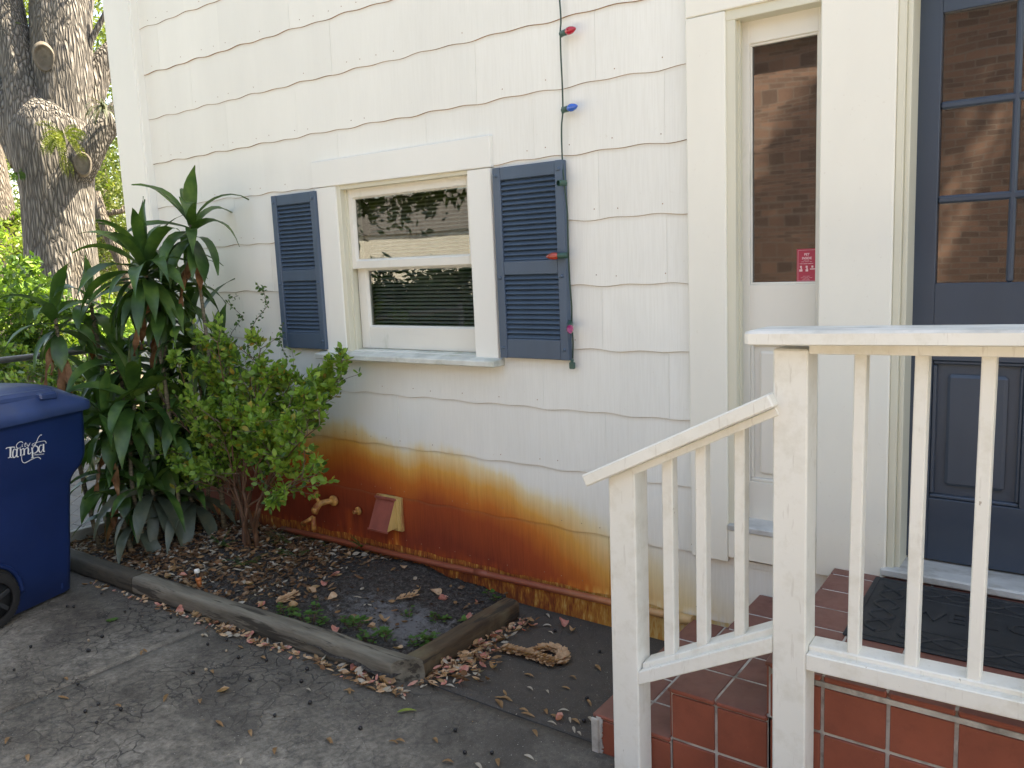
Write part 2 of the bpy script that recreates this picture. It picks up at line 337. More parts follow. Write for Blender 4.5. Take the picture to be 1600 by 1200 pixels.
# quarry tile
def tile_mat(name, base, rough):
    m, nt, N, L, B = newmat(name); v = coords(N, L)
    vo = nd(N, 'TexVoronoi'); vo.inputs['Scale'].default_value = 6.2; L.new(v, vo.inputs['Vector'])
    n1 = noise(N, L, v, 5, 6, .65); r = ramp(N, [(.3, tuple(c*.78 for c in base)), (.72, tuple(c*1.15 for c in base))]); L.new(n1, r.inputs[0])
    n2 = noise(N, L, v, 190, 3, .6); sp = ramp(N, [(.68, 0.), (.8, .35)]); L.new(n2, sp.inputs[0])
    n3 = noise(N, L, v, 13, 6, .7); sm = ramp(N, [(.52, 0.), (.75, .55)]); L.new(n3, sm.inputs[0])
    c = mixc(N, L, sp.outputs[0], r.outputs[0], (.42,.30,.25)); c = mixc(N, L, sm.outputs[0], c, tuple(x*.6 for x in base))
    L.new(c, B.inputs['Base Color']); rr = ramp(N, [(.3, rough-.1), (.7, rough+.15)]); L.new(n3, rr.inputs[0]); L.new(rr.outputs[0], B.inputs['Roughness'])
    bump(N, L, B, noise(N, L, v, 45, 5, .6), .25, .0015); return m
M['tile'] = tile_mat('glazed_red_quarry_tile', (.27,.072,.040), .5)
M['tread'] = tile_mat('worn_red_tread_tile', (.20,.080,.060), .5)
# old concrete drive
def drive_mat():
    m, nt, N, L, B = newmat('old_concrete_drive'); v = coords(N, L)
    geo = nd(N, 'NewGeometry'); sx = nd(N, 'SeparateXYZ'); L.new(geo.outputs['Position'], sx.inputs[0])
    wn_ = noise(N, L, v, 3.2, 5, .6); wnf = N.new('ShaderNodeTexNoise'); wnf.inputs['Scale'].default_value = 5; wnf.inputs['Detail'].default_value = 5; L.new(v, wnf.inputs['Vector'])
    mv = nd(N, 'VectorMath'); mv.operation = 'MULTIPLY_ADD'; L.new(wnf.outputs['Color'], mv.inputs[0]); mv.inputs[1].default_value = (.30,.30,.30); L.new(v, mv.inputs[2])
    big = ramp(N, [(.28, (.085,.074,.060)), (.44, (.135,.120,.099)), (.58, (.205,.186,.156)), (.74, (.30,.275,.235))]); L.new(noise(N, L, v, 1.25, 7, .62), big.inputs[0])
    c = big.outputs[0]
    med = ramp(N, [(.33, (.62,.62,.62)), (.67, (1.34,1.33,1.31))]); L.new(noise(N, L, v, 11, 6, .7), med.inputs[0]); c = mixc(N, L, 1.0, c, med.outputs[0], 'MULTIPLY')
    med2 = ramp(N, [(.35, (.68,.68,.68)), (.65, (1.34,1.34,1.34))]); L.new(noise(N, L, v, 46, 4, .75), med2.inputs[0]); c = mixc(N, L, 1.0, c, med2.outputs[0], 'MULTIPLY')
    # black damp patches
    dk = ramp(N, [(.55, 0.), (.62, .55)]); vv = nd(N, 'Mapping'); vv.inputs['Location'].default_value = (3.1, 1.7, 0); L.new(v, vv.inputs['Vector']); L.new(noise(N, L, vv.outputs[0], 1.7, 6, .55), dk.inputs[0])
    c = mixc(N, L, dk.outputs[0], c, (.062,.055,.047))
    # darker slab beyond the long joint and along the edging
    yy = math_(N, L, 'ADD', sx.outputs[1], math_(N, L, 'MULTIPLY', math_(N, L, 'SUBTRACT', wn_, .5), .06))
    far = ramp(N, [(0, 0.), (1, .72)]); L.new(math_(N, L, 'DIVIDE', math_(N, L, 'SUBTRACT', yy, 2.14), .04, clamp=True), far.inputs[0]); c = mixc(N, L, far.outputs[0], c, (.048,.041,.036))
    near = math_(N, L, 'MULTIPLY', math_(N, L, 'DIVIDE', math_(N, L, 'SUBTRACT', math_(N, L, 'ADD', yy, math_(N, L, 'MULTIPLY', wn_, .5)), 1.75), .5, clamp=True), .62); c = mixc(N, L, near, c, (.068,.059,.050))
    # web of fine cracks, stronger to the left
    cr = nd(N, 'TexVoronoi'); cr.feature = 'DISTANCE_TO_EDGE'; cr.inputs['Scale'].default_value = 13; L.new(mv.outputs[0], cr.inputs['Vector'])
    crr = ramp(N, [(.0, .95), (.022, .6), (.05, 0.)]); L.new(cr.outputs['Distance'], crr.inputs[0])
    mask = ramp(N, [(.40, 0.), (.56, .9)]); L.new(noise(N, L, v, 2.3, 4), mask.inputs[0])
    left = math_(N, L, 'DIVIDE', math_(N, L, 'SUBTRACT', -1.3, sx.outputs[0]), 1.4, clamp=True)
    ck = math_(N, L, 'MULTIPLY', math_(N, L, 'MULTIPLY', crr.outputs[0], mask.outputs[0]), left); c = mixc(N, L, ck, c, (.03,.028,.027))
    # pale aggregate grains
    gr = ramp(N, [(.64, 0.), (.72, .9)]); L.new(noise(N, L, v, 210, 2, .6), gr.inputs[0]); c = mixc(N, L, math_(N, L, 'MULTIPLY', gr.outputs[0], .55), c, (.36,.34,.31))
    sv = nd(N, 'TexVoronoi'); sv.inputs['Scale'].default_value = 55; L.new(v, sv.inputs['Vector']); sr = ramp(N, [(.0, 1.), (.09, 1.), (.11, 0.)]); L.new(sv.outputs['Distance'], sr.inputs[0])
    sm = ramp(N, [(.80, 0.), (.84, 1.)]); L.new(nd(N, 'SeparateColor').outputs[0], sm.inputs[0])
    sc = [n for n in N if n.bl_idname == 'ShaderNodeSeparateColor'][0]; L.new(sv.outputs['Color'], sc.inputs[0])
    c = mixc(N, L, math_(N, L, 'MULTIPLY', sr.outputs[0], sm.outputs[0]), c, (.40,.37,.32))
    L.new(c, B.inputs['Base Color']); B.inputs['Roughness'].default_value = .8; B.inputs['Specular IOR Level'].default_value = .35
    h = math_(N, L, 'ADD', noise(N, L, v, 30, 8, .75), math_(N, L, 'MULTIPLY', ck, -1.2))
    bump(N, L, B, h, .75, .006); return m
M['drive'] = drive_mat()
def soil_mat():
    m, nt, N, L, B = newmat('black_soil_with_grey_ash'); v = coords(N, L)
    r = ramp(N, [(.34, (.014,.012,.010)), (.50, (.050,.042,.036)), (.64, (.17,.155,.14))]); L.new(noise(N, L, v, 55, 8, .85), r.inputs[0]); c = r.outputs[0]
    geo = nd(N, 'NewGeometry'); sx = nd(N, 'SeparateXYZ'); L.new(geo.outputs['Position'], sx.inputs[0])
    dx = math_(N, L, 'MULTIPLY', math_(N, L, 'SUBTRACT', sx.outputs[0], -2.50), 1.25); dy = math_(N, L, 'MULTIPLY', math_(N, L, 'SUBTRACT', sx.outputs[1], 2.44), 2.6)
    dd = math_(N, L, 'SQRT', math_(N, L, 'ADD', math_(N, L, 'MULTIPLY', dx, dx), math_(N, L, 'MULTIPLY', dy, dy)))
    f = math_(N, L, 'SUBTRACT', math_(N, L, 'SUBTRACT', 1.25, math_(N, L, 'MULTIPLY', dd, .75)), math_(N, L, 'MULTIPLY', noise(N, L, v, 22, 8, .8), 1.75), clamp=True)
    f = math_(N, L, 'MULTIPLY', f, 3.2, clamp=True); f = math_(N, L, 'MULTIPLY', f, .8); c = mixc(N, L, f, c, (.24,.24,.245))
    L.new(c, B.inputs['Base Color']); B.inputs['Roughness'].default_value = .95; bump(N, L, B, noise(N, L, v, 70, 8, .85), 1., .016); return m
M['soil'] = soil_mat()
def timber_mat(name, lo, hi, gr, stretch):
    m, nt, N, L, B = newmat(name); v = coords(N, L, stretch)
    r = ramp(N, [(.30, lo), (.62, hi)]); n = noise(N, L, v, 16, 7, .7); L.new(n, r.inputs[0])
    r2 = ramp(N, [(.52, 0.), (.68, .8)]); L.new(noise(N, L, coords(N, L), 4.5, 5, .6), r2.inputs[0]); c = mixc(N, L, r2.outputs[0], r.outputs[0], gr)
    cr = ramp(N, [(.40, 1.), (.45, 0.)]); L.new(noise(N, L, v, 30, 4, .6), cr.inputs[0]); c = mixc(N, L, math_(N, L, 'MULTIPLY', cr.outputs[0], .8), c, (.022,.018,.013))
    L.new(c, B.inputs['Base Color']); B.inputs['Roughness'].default_value = .85; bump(N, L, B, n, .9, .006); return m
M['timber'] = timber_mat('weathered_grey_timber', (.035,.029,.020), (.20,.18,.14), (.075,.062,.042), (.10,1,1))
M['timber_dark'] = timber_mat('blackened_timber', (.022,.018,.013), (.075,.062,.042), (.03,.026,.02), (.10,1,1))
M['timber2'] = timber_mat('brown_timber', (.030,.019,.010), (.095,.062,.033), (.14,.115,.065), (1,.10,1))
def bark_mat(name, lo=(.030,.028,.026), hi=(.26,.245,.23), sc=1.0):
    m, nt, N, L, B = newmat(name); v = coords(N, L, (1,1,.12))
    wn_ = N.new('ShaderNodeTexNoise'); wn_.inputs['Scale'].default_value = 5*sc; wn_.inputs['Detail'].default_value = 4; L.new(v, wn_.inputs['Vector'])
    mv = nd(N, 'VectorMath'); mv.operation = 'MULTIPLY_ADD'; L.new(wn_.outputs['Color'], mv.inputs[0]); mv.inputs[1].default_value = (.09,.09,.09); L.new(v, mv.inputs[2])
    vo = nd(N, 'TexVoronoi'); vo.feature = 'DISTANCE_TO_EDGE'; vo.inputs['Scale'].default_value = 31*sc; L.new(mv.outputs[0], vo.inputs['Vector'])
    h = math_(N, L, 'ADD', math_(N, L, 'MULTIPLY', vo.outputs['Distance'], 2.2, clamp=True), math_(N, L, 'MULTIPLY', noise(N, L, v, 40*sc, 6, .7), .35))
    r = ramp(N, [(.10, lo), (.45, tuple((a+b)/2 for a, b in zip(lo, hi))), (.85, hi)]); L.new(h, r.inputs[0]); c = r.outputs[0]
    g = ramp(N, [(.55, 0.), (.75, .5)]); L.new(noise(N, L, coords(N, L), 2.0, 4), g.inputs[0]); c = mixc(N, L, g.outputs[0], c, (.10,.085,.06))
    L.new(c, B.inputs['Base Color']); B.inputs['Roughness'].default_value = .9; bump(N, L, B, h, 1.0, .035); return m
M['bark'] = bark_mat('ridged_oak_bark'); M['bark2'] = bark_mat('far_bark', (.05,.042,.035), (.2,.175,.15), .8)
M['knot'] = PM('grey_cut_wood', (.14,.125,.105), .85, .35, 9, 40, .8, (1,1,1), (.10,.08,.06), 7, .5, .65)
def leafmat(name, cols, rough=.4, trans=.35, spec=.4, scale=9., tip=None):
    """cols: ramp of colours across the plant; two-sided leaf with a little light passing through"""
    m, nt, N, L, B = newmat(name); v = coords(N, L)
    r = ramp(N, [(.28+.44*i/max(1, len(cols)-1), c) for i, c in enumerate(cols)]); L.new(noise(N, L, v, scale, 3, .7), r.inputs[0])
    c = r.outputs[0]; L.new(c, B.inputs['Base Color']); B.inputs['Roughness'].default_value = rough; B.inputs['Specular IOR Level'].default_value = spec
    if trans:
        out = N['Material Output']; t = nd(N, 'BsdfTranslucent'); L.new(mixc(N, L, 1.0, c, (1.5,1.5,.7), 'MULTIPLY'), t.inputs[0])
        mx = nd(N, 'MixShader'); mx.inputs[0].default_value = trans; L.new(B.outputs[0], mx.inputs[1]); L.new(t.outputs[0], mx.inputs[2]); L.new(mx.outputs[0], out.inputs[0])
    return m
M['dracaena'] = leafmat('dark_green_strap_leaf', [(.018,.048,.014), (.045,.105,.024), (.11,.19,.040)], .36, .22, .5, 6)
M['dracaena_old'] = leafmat('grey_green_strap_leaf', [(.045,.065,.045), (.08,.10,.07), (.13,.13,.08)], .45, .15, .5, 9)
M['yellowing'] = leafmat('yellowing_leaf', [(.10,.14,.02), (.30,.27,.04), (.26,.13,.03)], .45, .3, .4, 14)
M['dead'] = leafmat('dead_brown_leaf', [(.10,.045,.02), (.20,.10,.05), (.34,.20,.11)], .7, .15, .2, 12)
M['shrub'] = leafmat('light_green_shrub_leaf', [(.09,.18,.028), (.17,.30,.045), (.30,.41,.075)], .42, .35, .4, 7)
M['shrub_dark'] = leafmat('mid_green_leaf', [(.03,.08,.018), (.055,.125,.026), (.09,.17,.035)], .42, .3, .4, 7)
M['weed'] = leafmat('weed_leaf', [(.035,.095,.02), (.06,.15,.03), (.10,.19,.04)], .45, .3, .4, 16)
M['fern'] = leafmat('pale_fern', [(.07,.11,.025), (.15,.2,.04), (.26,.28,.07)], .5, .35, .3, 5)
M['oakleaf'] = leafmat('oak_canopy_leaf', [(.03,.06,.014), (.06,.10,.02), (.13,.16,.035)], .45, .45, .4, 1.6)
M['farleaf'] = leafmat('far_leaf', [(.045,.075,.025), (.10,.135,.045), (.20,.22,.09)], .5, .5, .3, 1.2)
M['brightleaf'] = leafmat('sunlit_yellow_green_leaf', [(.055,.095,.025), (.12,.165,.04), (.23,.26,.08)], .5, .5, .3, 2.5)
M['stem'] = PM('ringed_tan_cane', (.17,.145,.095), .7, .3, 20, 200, .3, (1,1,6), (.06,.05,.035), 30, .45, .6)
M['twig'] = PM('reddish_brown_twig', (.12,.062,.035), .7, .3, 12)
M['twig_grey'] = PM('grey_brown_twig', (.17,.13,.10), .75, .3, 14)
M['litter'] = leafmat('dry_leaf_litter', [(.06,.028,.014), (.15,.085,.048), (.32,.22,.14)], .75, .1, .2, 30)
M['dry_tan'] = leafmat('tan_oak_leaf', [(.16,.085,.032), (.26,.15,.07), (.36,.23,.12)], .65, .1, .3, 25)
M['dry_grey'] = leafmat('bleached_leaf', [(.30,.26,.2), (.45,.40,.33)], .7, .1, .2, 25)
M['petal'] = leafmat('pink_bract', [(.45,.13,.11), (.60,.26,.21), (.62,.40,.31)], .6, .25, .2, 35)
M['petal_tan'] = leafmat('faded_tan_bract', [(.38,.22,.12), (.55,.36,.22), (.62,.46,.32)], .6, .25, .2, 35)
M['green_leaf'] = leafmat('fallen_green_leaf', [(.13,.20,.03), (.26,.30,.06)], .5, .2, .3, 20)
M['mulch'] = leafmat('dark_mulch_chip', [(.018,.013,.010), (.05,.035,.025), (.13,.10,.075)], .9, 0, .2, 60)
M['berry'] = PM('black_berry', (.012,.011,.012), .4, .3, 40)
M['acorn'] = PM('pale_nut', (.35,.27,.18), .5, .3, 40)
M['brickmortar'] = None
def brick_mat():
    m, nt, N, L, B = newmat('red_brown_brick'); g = nd(N, 'NewGeometry'); sx = nd(N, 'SeparateXYZ'); L.new(g.outputs['Position'], sx.inputs[0]); cx = nd(N, 'CombineXYZ'); L.new(sx.outputs[0], cx.inputs[0]); L.new(sx.outputs[2], cx.inputs[1])
    b = nd(N, 'TexBrick'); L.new(cx.outputs[0], b.inputs['Vector']); b.inputs['Scale'].default_value = 1; b.inputs['Brick Width'].default_value = .215; b.inputs['Row Height'].default_value = .075; b.inputs['Mortar Size'].default_value = .007
    b.inputs['Color1'].default_value = (.24,.15,.115,1); b.inputs['Color2'].default_value = (.13,.09,.075,1); b.inputs['Mortar'].default_value = (.20,.17,.15,1)
    L.new(b.outputs['Color'], B.inputs['Base Color']); B.inputs['Roughness'].default_value = .9; return m
M['brick'] = brick_mat()
M['yard'] = PM('leaf_strewn_yard', (.17,.13,.09), .95, .45, 14, 40, .8, (1,1,1), (.10,.12,.04), 1.2, .5, .65)
M['alley'] = PM('sunlit_grey_alley', (.13,.13,.125), .85, .2, 5, 60, .4, (1,1,1), (.15,.12,.09), 12, .55, .68)
M['pave'] = PM('pale_bounce_concrete', (.42,.41,.38), .85, .15, 3, 60, .3)
M['roof'] = PM('grey_shingle_roof', (.13,.125,.12), .9, .3, 20)
M['porchceil'] = PM('cream_porch_ceiling', (.68,.64,.48), .7, .05)
# ================================================================= GROUND
D = 2.95                                                          # face of the front wall
mb = MB(); mb.add([(-60,-60,-.03),(60,-60,-.03),(60,60,-.03),(-60,60,-.03)], [(0,1,2,3)])
tag(mb.build('ground', M['yard']), kind='structure')
def gridmesh(name, x0, x1, y0, y1, step, zf, mat):
    nx = max(1, int((x1-x0)/step)); ny = max(1, int((y1-y0)/step)); mb = MB()
    vs = [(x0+(x1-x0)*i/nx, y0+(y1-y0)*j/ny, 0) for j in range(ny+1) for i in range(nx+1)]
    vs = [(x, y, zf(x, y)) for x, y, _ in vs]
    mb.add(vs, [(j*(nx+1)+i, j*(nx+1)+i+1, (j+1)*(nx+1)+i+1, (j+1)*(nx+1)+i) for j in range(ny) for i in range(nx)], 0, True)
    return mb.build(name, mat)
# the drive: three slabs with real joints between them (grooves 6 mm wide), one object
def slab_h(x, y): return .004*mnoise.noise(Vector((x*1.3, y*1.3, 0)))+.0015*mnoise.noise(Vector((x*9, y*9, 3)))-.004
drv = MB()
def slab(x0, x1, y0, y1, step=.05, edge=lambda x, y: 0):
    nx = int((x1-x0)/step)+1; ny = int((y1-y0)/step)+1; vs = []
    xs = [x0, x0+.004]+[x0+(x1-x0)*i/nx for i in range(1, nx)]+[x1-.004, x1]; ys = [y0, y0+.004]+[y0+(y1-y0)*j/ny for j in range(1, ny)]+[y1-.004, y1]
    for j, y in enumerate(ys):
        for i, x in enumerate(xs):
            wob = .0035*mnoise.noise(Vector((x*6, y*6, 7)))
            z = slab_h(x, y)
            if i in (0, len(xs)-1) or j in (0, len(ys)-1): z -= .022
            vs.append((x+wob, y+wob, z))
    W_ = len(xs)
    drv.add(vs, [(j*W_+i, j*W_+i+1, (j+1)*W_+i+1, (j+1)*W_+i) for j in range(len(ys)-1) for i in range(W_-1)], 0, True)
slab(-3.3015, 3.2, -1.2, 2.160); slab(-4.9, -3.3095, -1.2, 2.160); slab(-2.30, 3.2, 2.167, 3.0)
drv.add([(-4.95,-1.25,-.024),(3.3,-1.25,-.024),(3.3,3.02,-.024),(-4.95,3.02,-.024)], [(0,1,2,3)])
drv.add([(-3.3125,-1.2,-.011),(-3.2985,-1.2,-.011),(-3.2985,2.16,-.011),(-3.3125,2.16,-.011)], [(0,1,2,3)], 1); drv.add([(-2.3,2.156,-.011),(3.2,2.156,-.011),(3.2,2.170,-.011),(-2.3,2.170,-.011)], [(0,1,2,3)], 1)
tag(drv.build('driveway', [M['drive'], M['dark']]), kind='structure')
mb = MB(); mb.add([(-14,-5.5,-.008),(9,-5.5,-.008),(9,-1.206,-.008),(-14,-1.206,-.008)], [(0,1,2,3)]); tag(mb.build('bounce_pavement', M['pave']), kind='structure')  # unseen pale paving, added to throw sunlight up onto the wall
# alley beyond the fence
mb = MB(); mb.add([(-9.5,-1.20,-.012),(-5.0,-1.20,-.012),(-5.0,9,-.012),(-9.5,9,-.012)], [(0,1,2,3)]); tag(mb.build('alley_ground', M['alley']), kind='structure')
def soil_z(x, y):
    m = .050 + .030*mnoise.noise(Vector((x*1.7, y*1.7, 1)))
    m += .06*math.exp(-((x+4.1)/.7)**2-((y-2.60)/.25)**2) + .028*math.exp(-((x+2.85)/.40)**2-((y-2.82)/.14)**2)
    m -= .035*max(0, min(1, (x+2.9)/.6))
    m += .014*mnoise.noise(Vector((x*9, y*9, 2))) + .010*mnoise.noise(Vector((x*26, y*26, 5))) + .006*mnoise.noise(Vector((x*60, y*60, 8)))
    if x > -3.7: m = min(m, .075+max(0,(2.80-y))*.3)
    if x > -2.34: m = m*max(0,min(1,(2.86-y)/.12))-.01*(y>2.8)
    return m
tag(gridmesh('planting_soil', -5.0, -2.20, 2.06, 2.948, .011, soil_z, M['soil']), kind='structure')
# ================================================================= HOUSE
house = empty('house', (-2.0, 2.95, 0), 'cream shingle-sided house with rust-stained lower wall, blue shutters and dark blue door', 'house')
OPEN = [(-3.36,-2.37,1.12,1.99), (-1.375,1.5,.405,4.2)]
def clip(rects, o):
    out = []
    for x0,x1,z0,z1 in rects:
        a,b,c,d = o
        if b<=x0 or a>=x1 or d<=z0 or c>=z1: out.append((x0,x1,z0,z1)); continue
        if a>x0: out.append((x0,a,z0,z1))
        if b<x1: out.append((b,x1,z0,z1))
        xa,xb = max(a,x0),min(b,x1)
        if c>z0: out.append((xa,xb,z0,c))
        if d<z1: out.append((xa,xb,d,z1))
    return out
def wave(x, k): return .0032*math.sin(2*PI*x/.205+k*1.7)+.0028*math.sin(2*PI*x/.43+k*.9+.6)
rng = random.Random(4)
sid = MB(); TINT = []; GR = []
COURSE = [.1375+.2625*k for k in range(13)]
for k, zb in enumerate(COURSE):
    off = -3.566 if k % 2 == 0 else -3.871+.597
    n0 = int((-5.0-off)/.597)-1
    xs = [-4.945]+[off+.597*i for i in range(n0, n0+12) if -4.93 < off+.597*i < 1.4]+[1.4]
    for a, b in zip(xs[:-1], xs[1:]):
        g = rng.choice([.0003,.0007,.0010,.0014]); dy = rng.uniform(-.0010,.0010); tnt = rng.uniform(-.030,.015)
        a2, b2 = a+g/2, b-g/2
        for x0,x1,z0,z1 in [r for r in clip(clip([(a2,b2,zb,zb+.2625)], OPEN[0]), OPEN[1])]:
            if x1-x0 < .004: continue
            full = abs(z0-zb) < 1e-6; top = abs(z1-(zb+.2625)) < 1e-6
            n = max(1, int((x1-x0)/.02)); vs = []
            for i in range(n+1):
                x = x0+(x1-x0)*i/n; wz = zb+wave(x,k) if full else z0
                zt = zb+.2625+wave(x,k+1)+.006 if top else z1
                f = lambda z: D-.0085+dy+.005*(z-zb)/.2625
                vs += [(x, D+.0, wz-.0026 if full else wz), (x, f(wz), wz), (x, f(wz+.004)-.0002, wz+.004), (x, f(zt-.024), zt-.024), (x, f(zt), zt)]
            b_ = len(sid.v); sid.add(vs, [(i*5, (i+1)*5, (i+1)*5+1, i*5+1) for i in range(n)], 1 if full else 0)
            sid.add(vs, [(i*5+j, (i+1)*5+j, (i+1)*5+j+1, i*5+j+1) for i in range(n) for j in (1,2,3)], 0)
            sid.add([vs[0],vs[1],vs[2],vs[4],(x0,D,z1),(x1,D,z1),vs[-1],vs[-3],vs[-4],vs[-5]], [(0,1,2,3,4),(9,5,6,7,8)][:2], 0)
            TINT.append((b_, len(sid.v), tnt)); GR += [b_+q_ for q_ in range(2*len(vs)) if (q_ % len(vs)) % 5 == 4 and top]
# nail heads
for k, zb in enumerate(COURSE):
    for i in range(34):
        x = -4.85+i*.105+rng.uniform(-.01,.01); z = zb+.035+rng.uniform(-.006,.006)
        if rng.random() < .55 or any(a<x<b and c<z<d for a,b,c,d in OPEN): continue
        sid.lathe([(.0,-.0012),(.0022,-.001),(.0026,0)], (x, D-.0095+.006*.13, z), (0,1,0), 6, 1)
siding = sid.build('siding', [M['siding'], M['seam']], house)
ta = np.zeros(len(sid.v), np.float32); ga = np.zeros(len(sid.v), np.float32)
for a, b, t in TINT: ta[a:b] = t
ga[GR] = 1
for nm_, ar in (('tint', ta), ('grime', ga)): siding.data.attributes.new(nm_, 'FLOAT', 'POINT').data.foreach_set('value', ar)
# foundation skirt below the shingles, and the plain shell behind everything
mb = MB(); mb.box(-4.95,-.80,D-.004,D+.10,-.05,.15); mb.build('foundation', M['skirt'], house)
sh = MB()
T = D+.004
for x0,x1,z0,z1 in clip(clip([(-5.2,3.0,.14,5.45)], (-3.30,-2.42,1.14,1.96)), (-1.24,.45,.40,2.42)): sh.box(x0,x1,T,T+.12,z0,z1)
sh.box(-5.24,-5.12,T+.12,9.5,0,5.45); sh.box(3.0,3.12,T,9.5,0,5.45); sh.box(-5.2,3.0,9.4,9.5,0,5.45)
sh.build('wall', M['trim'], house)
rf = MB(); rf.add([(-5.6,2.5,5.45),(3.5,2.5,5.45),(3.5,6.3,6.9),(-5.6,6.3,6.9),(-5.6,10,5.45),(3.5,10,5.45)], [(0,1,2,3),(3,2,5,4),(0,3,4),(1,5,2)]); rf.add([(-5.6,2.5,5.4),(3.5,2.5,5.4),(3.5,10,5.4),(-5.6,10,5.4)], [(0,3,2,1)]); rf.build('roof', M['roof'], house)
# dim room behind the window
rm = MB()
for b in ((-3.9,-1.9,D+.125,D+.13,.6,1.14),(-3.9,-1.9,5.0,5.05,.6,2.5),(-3.95,-3.9,D+.125,5.0,.6,2.5),(-1.9,-1.85,D+.125,5.0,.6,2.5),(-3.9,-1.9,D+.125,5.0,.55,.6),(-3.9,-1.9,D+.125,5.0,2.5,2.55)): rm.box(*b)
for b in ((-1.4,.6,4.2,4.25,.4,2.6),(-1.4,-1.36,D+.125,4.2,.4,2.6),(.5,.55,D+.125,4.2,.4,2.6),(-1.4,.6,D+.125,4.2,2.5,2.56),(-1.4,.6,D+.17,4.2,.38,.44)): rm.box(*b)
rm.build('room_interior', M['interior'], house)
# corner board
mb = MB(); mb.box(-5.245,-4.965,D-.055,D-.015,.02,4.6,0,.004); mb.box(-4.990,-4.945,D-.05,D+.003,.02,4.6,0,.003); mb.box(-5.245,-5.215,D-.0145,D+.16,.02,4.6); mb.build('corner_board', M['trim'], house)
# conduit along the foot of the wall
pp = MB()
def pz(x): return .088+(x+3.78)*.0155
pp.tube([(x, D-.030+.002*math.sin(x*3), pz(x)+.0015*math.sin(x*5)) for x in [-3.95+.1*i for i in range(26)]], .0155, 12)
pp.tube([(-1.46,D-.03,pz(-1.46)),(-1.385,D-.03,pz(-1.40))], .021, 12); pp.tube([(-1.50,D-.03,pz(-1.5)),(-1.49,D-.03,pz(-1.49))], .024, 12)
pp.tube([(-2.50,D-.03,pz(-2.5)),(-2.42,D-.03,pz(-2.42))], .0175, 12)
pp.build('conduit', M['pipe'], house)
# dryer vent with slanted hood
vt = MB()
x0,x1,z0,z1 = -3.145,-2.985,.232,.392
vt.box(x0-.008,x1+.008,D-.024,D-.004,z0-.010,z1+.008,1,.003); vt.box(x0+.002,x1-.004,D-.036,D-.022,z0-.004,z1+.002,1,.002)
yo = D-.105
vt.add([(x0+.01,D-.036,z1-.004),(x1-.018,D-.036,z1-.004),(x1-.018,yo,z0+.008),(x0+.01,yo,z0+.008),(x0+.01,D-.036,z0+.012),(x1-.018,D-.036,z0+.012)],
       [(0,3,2,1)], 0); 
vt.add([(x1-.018,D-.036,z1-.004),(x1-.018,yo,z0+.008),(x1-.018,D-.036,z0+.012)], [(0,1,2)], 1); vt.add([(x0+.01,D-.036,z1-.004),(x0+.01,yo,z0+.008),(x0+.01,D-.036,z0+.012)], [(0,2,1)], 1)
vt.beam((x0+.004,yo-.001,z0+.006),(x1-.012,yo-.001,z0+.006),.006,.009,0)
vt.beam((x0+.003,D-.04,z1),(x1-.010,D-.04,z1),.014,.012,0,.003)
vt.box(x0+.014,x1-.022,yo+.004,D-.036,z0+.010,z0+.012,2)
vt.build('vent_hood', [M['vent'], M['ventside'], M['dark']], house)
# hose tap with Y splitter
sp = MB(); bx, bz = -3.535,.300
sp.tube([(bx+.04,D-.012,bz+.012),(bx+.02,D-.045,bz+.012),(bx,D-.075,bz+.008),(bx-.01,D-.095,bz-.012),(bx-.018,D-.105,bz-.045)], [.016,.015,.018,.020,.016], 12)
sp.lathe([(.0,-.004),(.028,-.002),(.030,.006),(.024,.012),(.0,.013)], (bx+.045,D-.018,bz+.014), (.2,-1,0), 16)
hd = Vector((bx-.03,D-.085,bz+.050)); sp.tube([(bx,D-.078,bz+.010), hd], .009, 8)
sp.lathe([(.016,-.028),(.020,-.022),(.020,-.006),(.016,0)], (bx-.018,D-.105,bz-.040), (-.25,-.15,-1), 14)
sp.tube([(bx-.026,D-.11,bz-.066),(bx-.06,D-.125,bz-.088),(bx-.092,D-.13,bz-.108)], [.012,.012,.015], 10)
sp.tube([(bx-.024,D-.11,bz-.062),(bx-.016,D-.118,bz-.095),(bx-.014,D-.12,bz-.132)], [.012,.012,.015], 10)
tap = sp.build('hose_tap', M['brass'], house)
h2 = MB(); h2.lathe([(.0,-.006),(.026,-.006),(.031,0),(.026,.006),(.0,.008)], hd, (-.35,-.6,.7), 14); h2.build('tap_handle', M['brass'], tap)
sp2 = MB(); sp2.lathe([(.0,-.004),(.022,-.002),(.022,.004),(.015,.008),(.0,.009)], (-3.300,D-.018,.285), (0,-1,0), 14); sp2.tube([(-3.300,D-.02,.285),(-3.305,D-.05,.284)], .010, 10); sp2.build('pipe_stub', M['brass'], house)
# ---- window
win = MB()
win.hexa([(-3.456,D-.030,1.968),(-2.297,D-.030,1.962),(-2.297,D+.0,1.962),(-3.456,D+.0,1.968),(-3.456,D-.030,2.097),(-2.297,D-.030,2.095),(-2.297,D+.0,2.095),(-3.456,D,2.097)], .003)
win.box(-3.450,-3.293,D-.026,D,1.10,1.966,0,.003); win.box(-2.434,-2.303,D-.026,D,1.10,1.960,0,.003)
win = win.build('window', M['trim'], house)
fr = MB()                                                         # frame reveals, stops
fr.box(-3.300,-3.268,D-.018,D+.12,1.12,1.985,0,.002); fr.box(-2.44,-2.418,D-.018,D+.12,1.12,1.985,0,.002); fr.box(-3.27,-2.44,D-.014,D+.12,1.945,1.985,0,.002)
fr.box(-3.268,-3.255,D+.012,D+.022,1.14,1.945); fr.box(-3.27,-2.43,D+.10,D+.12,1.10,1.145)
fr.build('window_frame', M['jamb'], win)
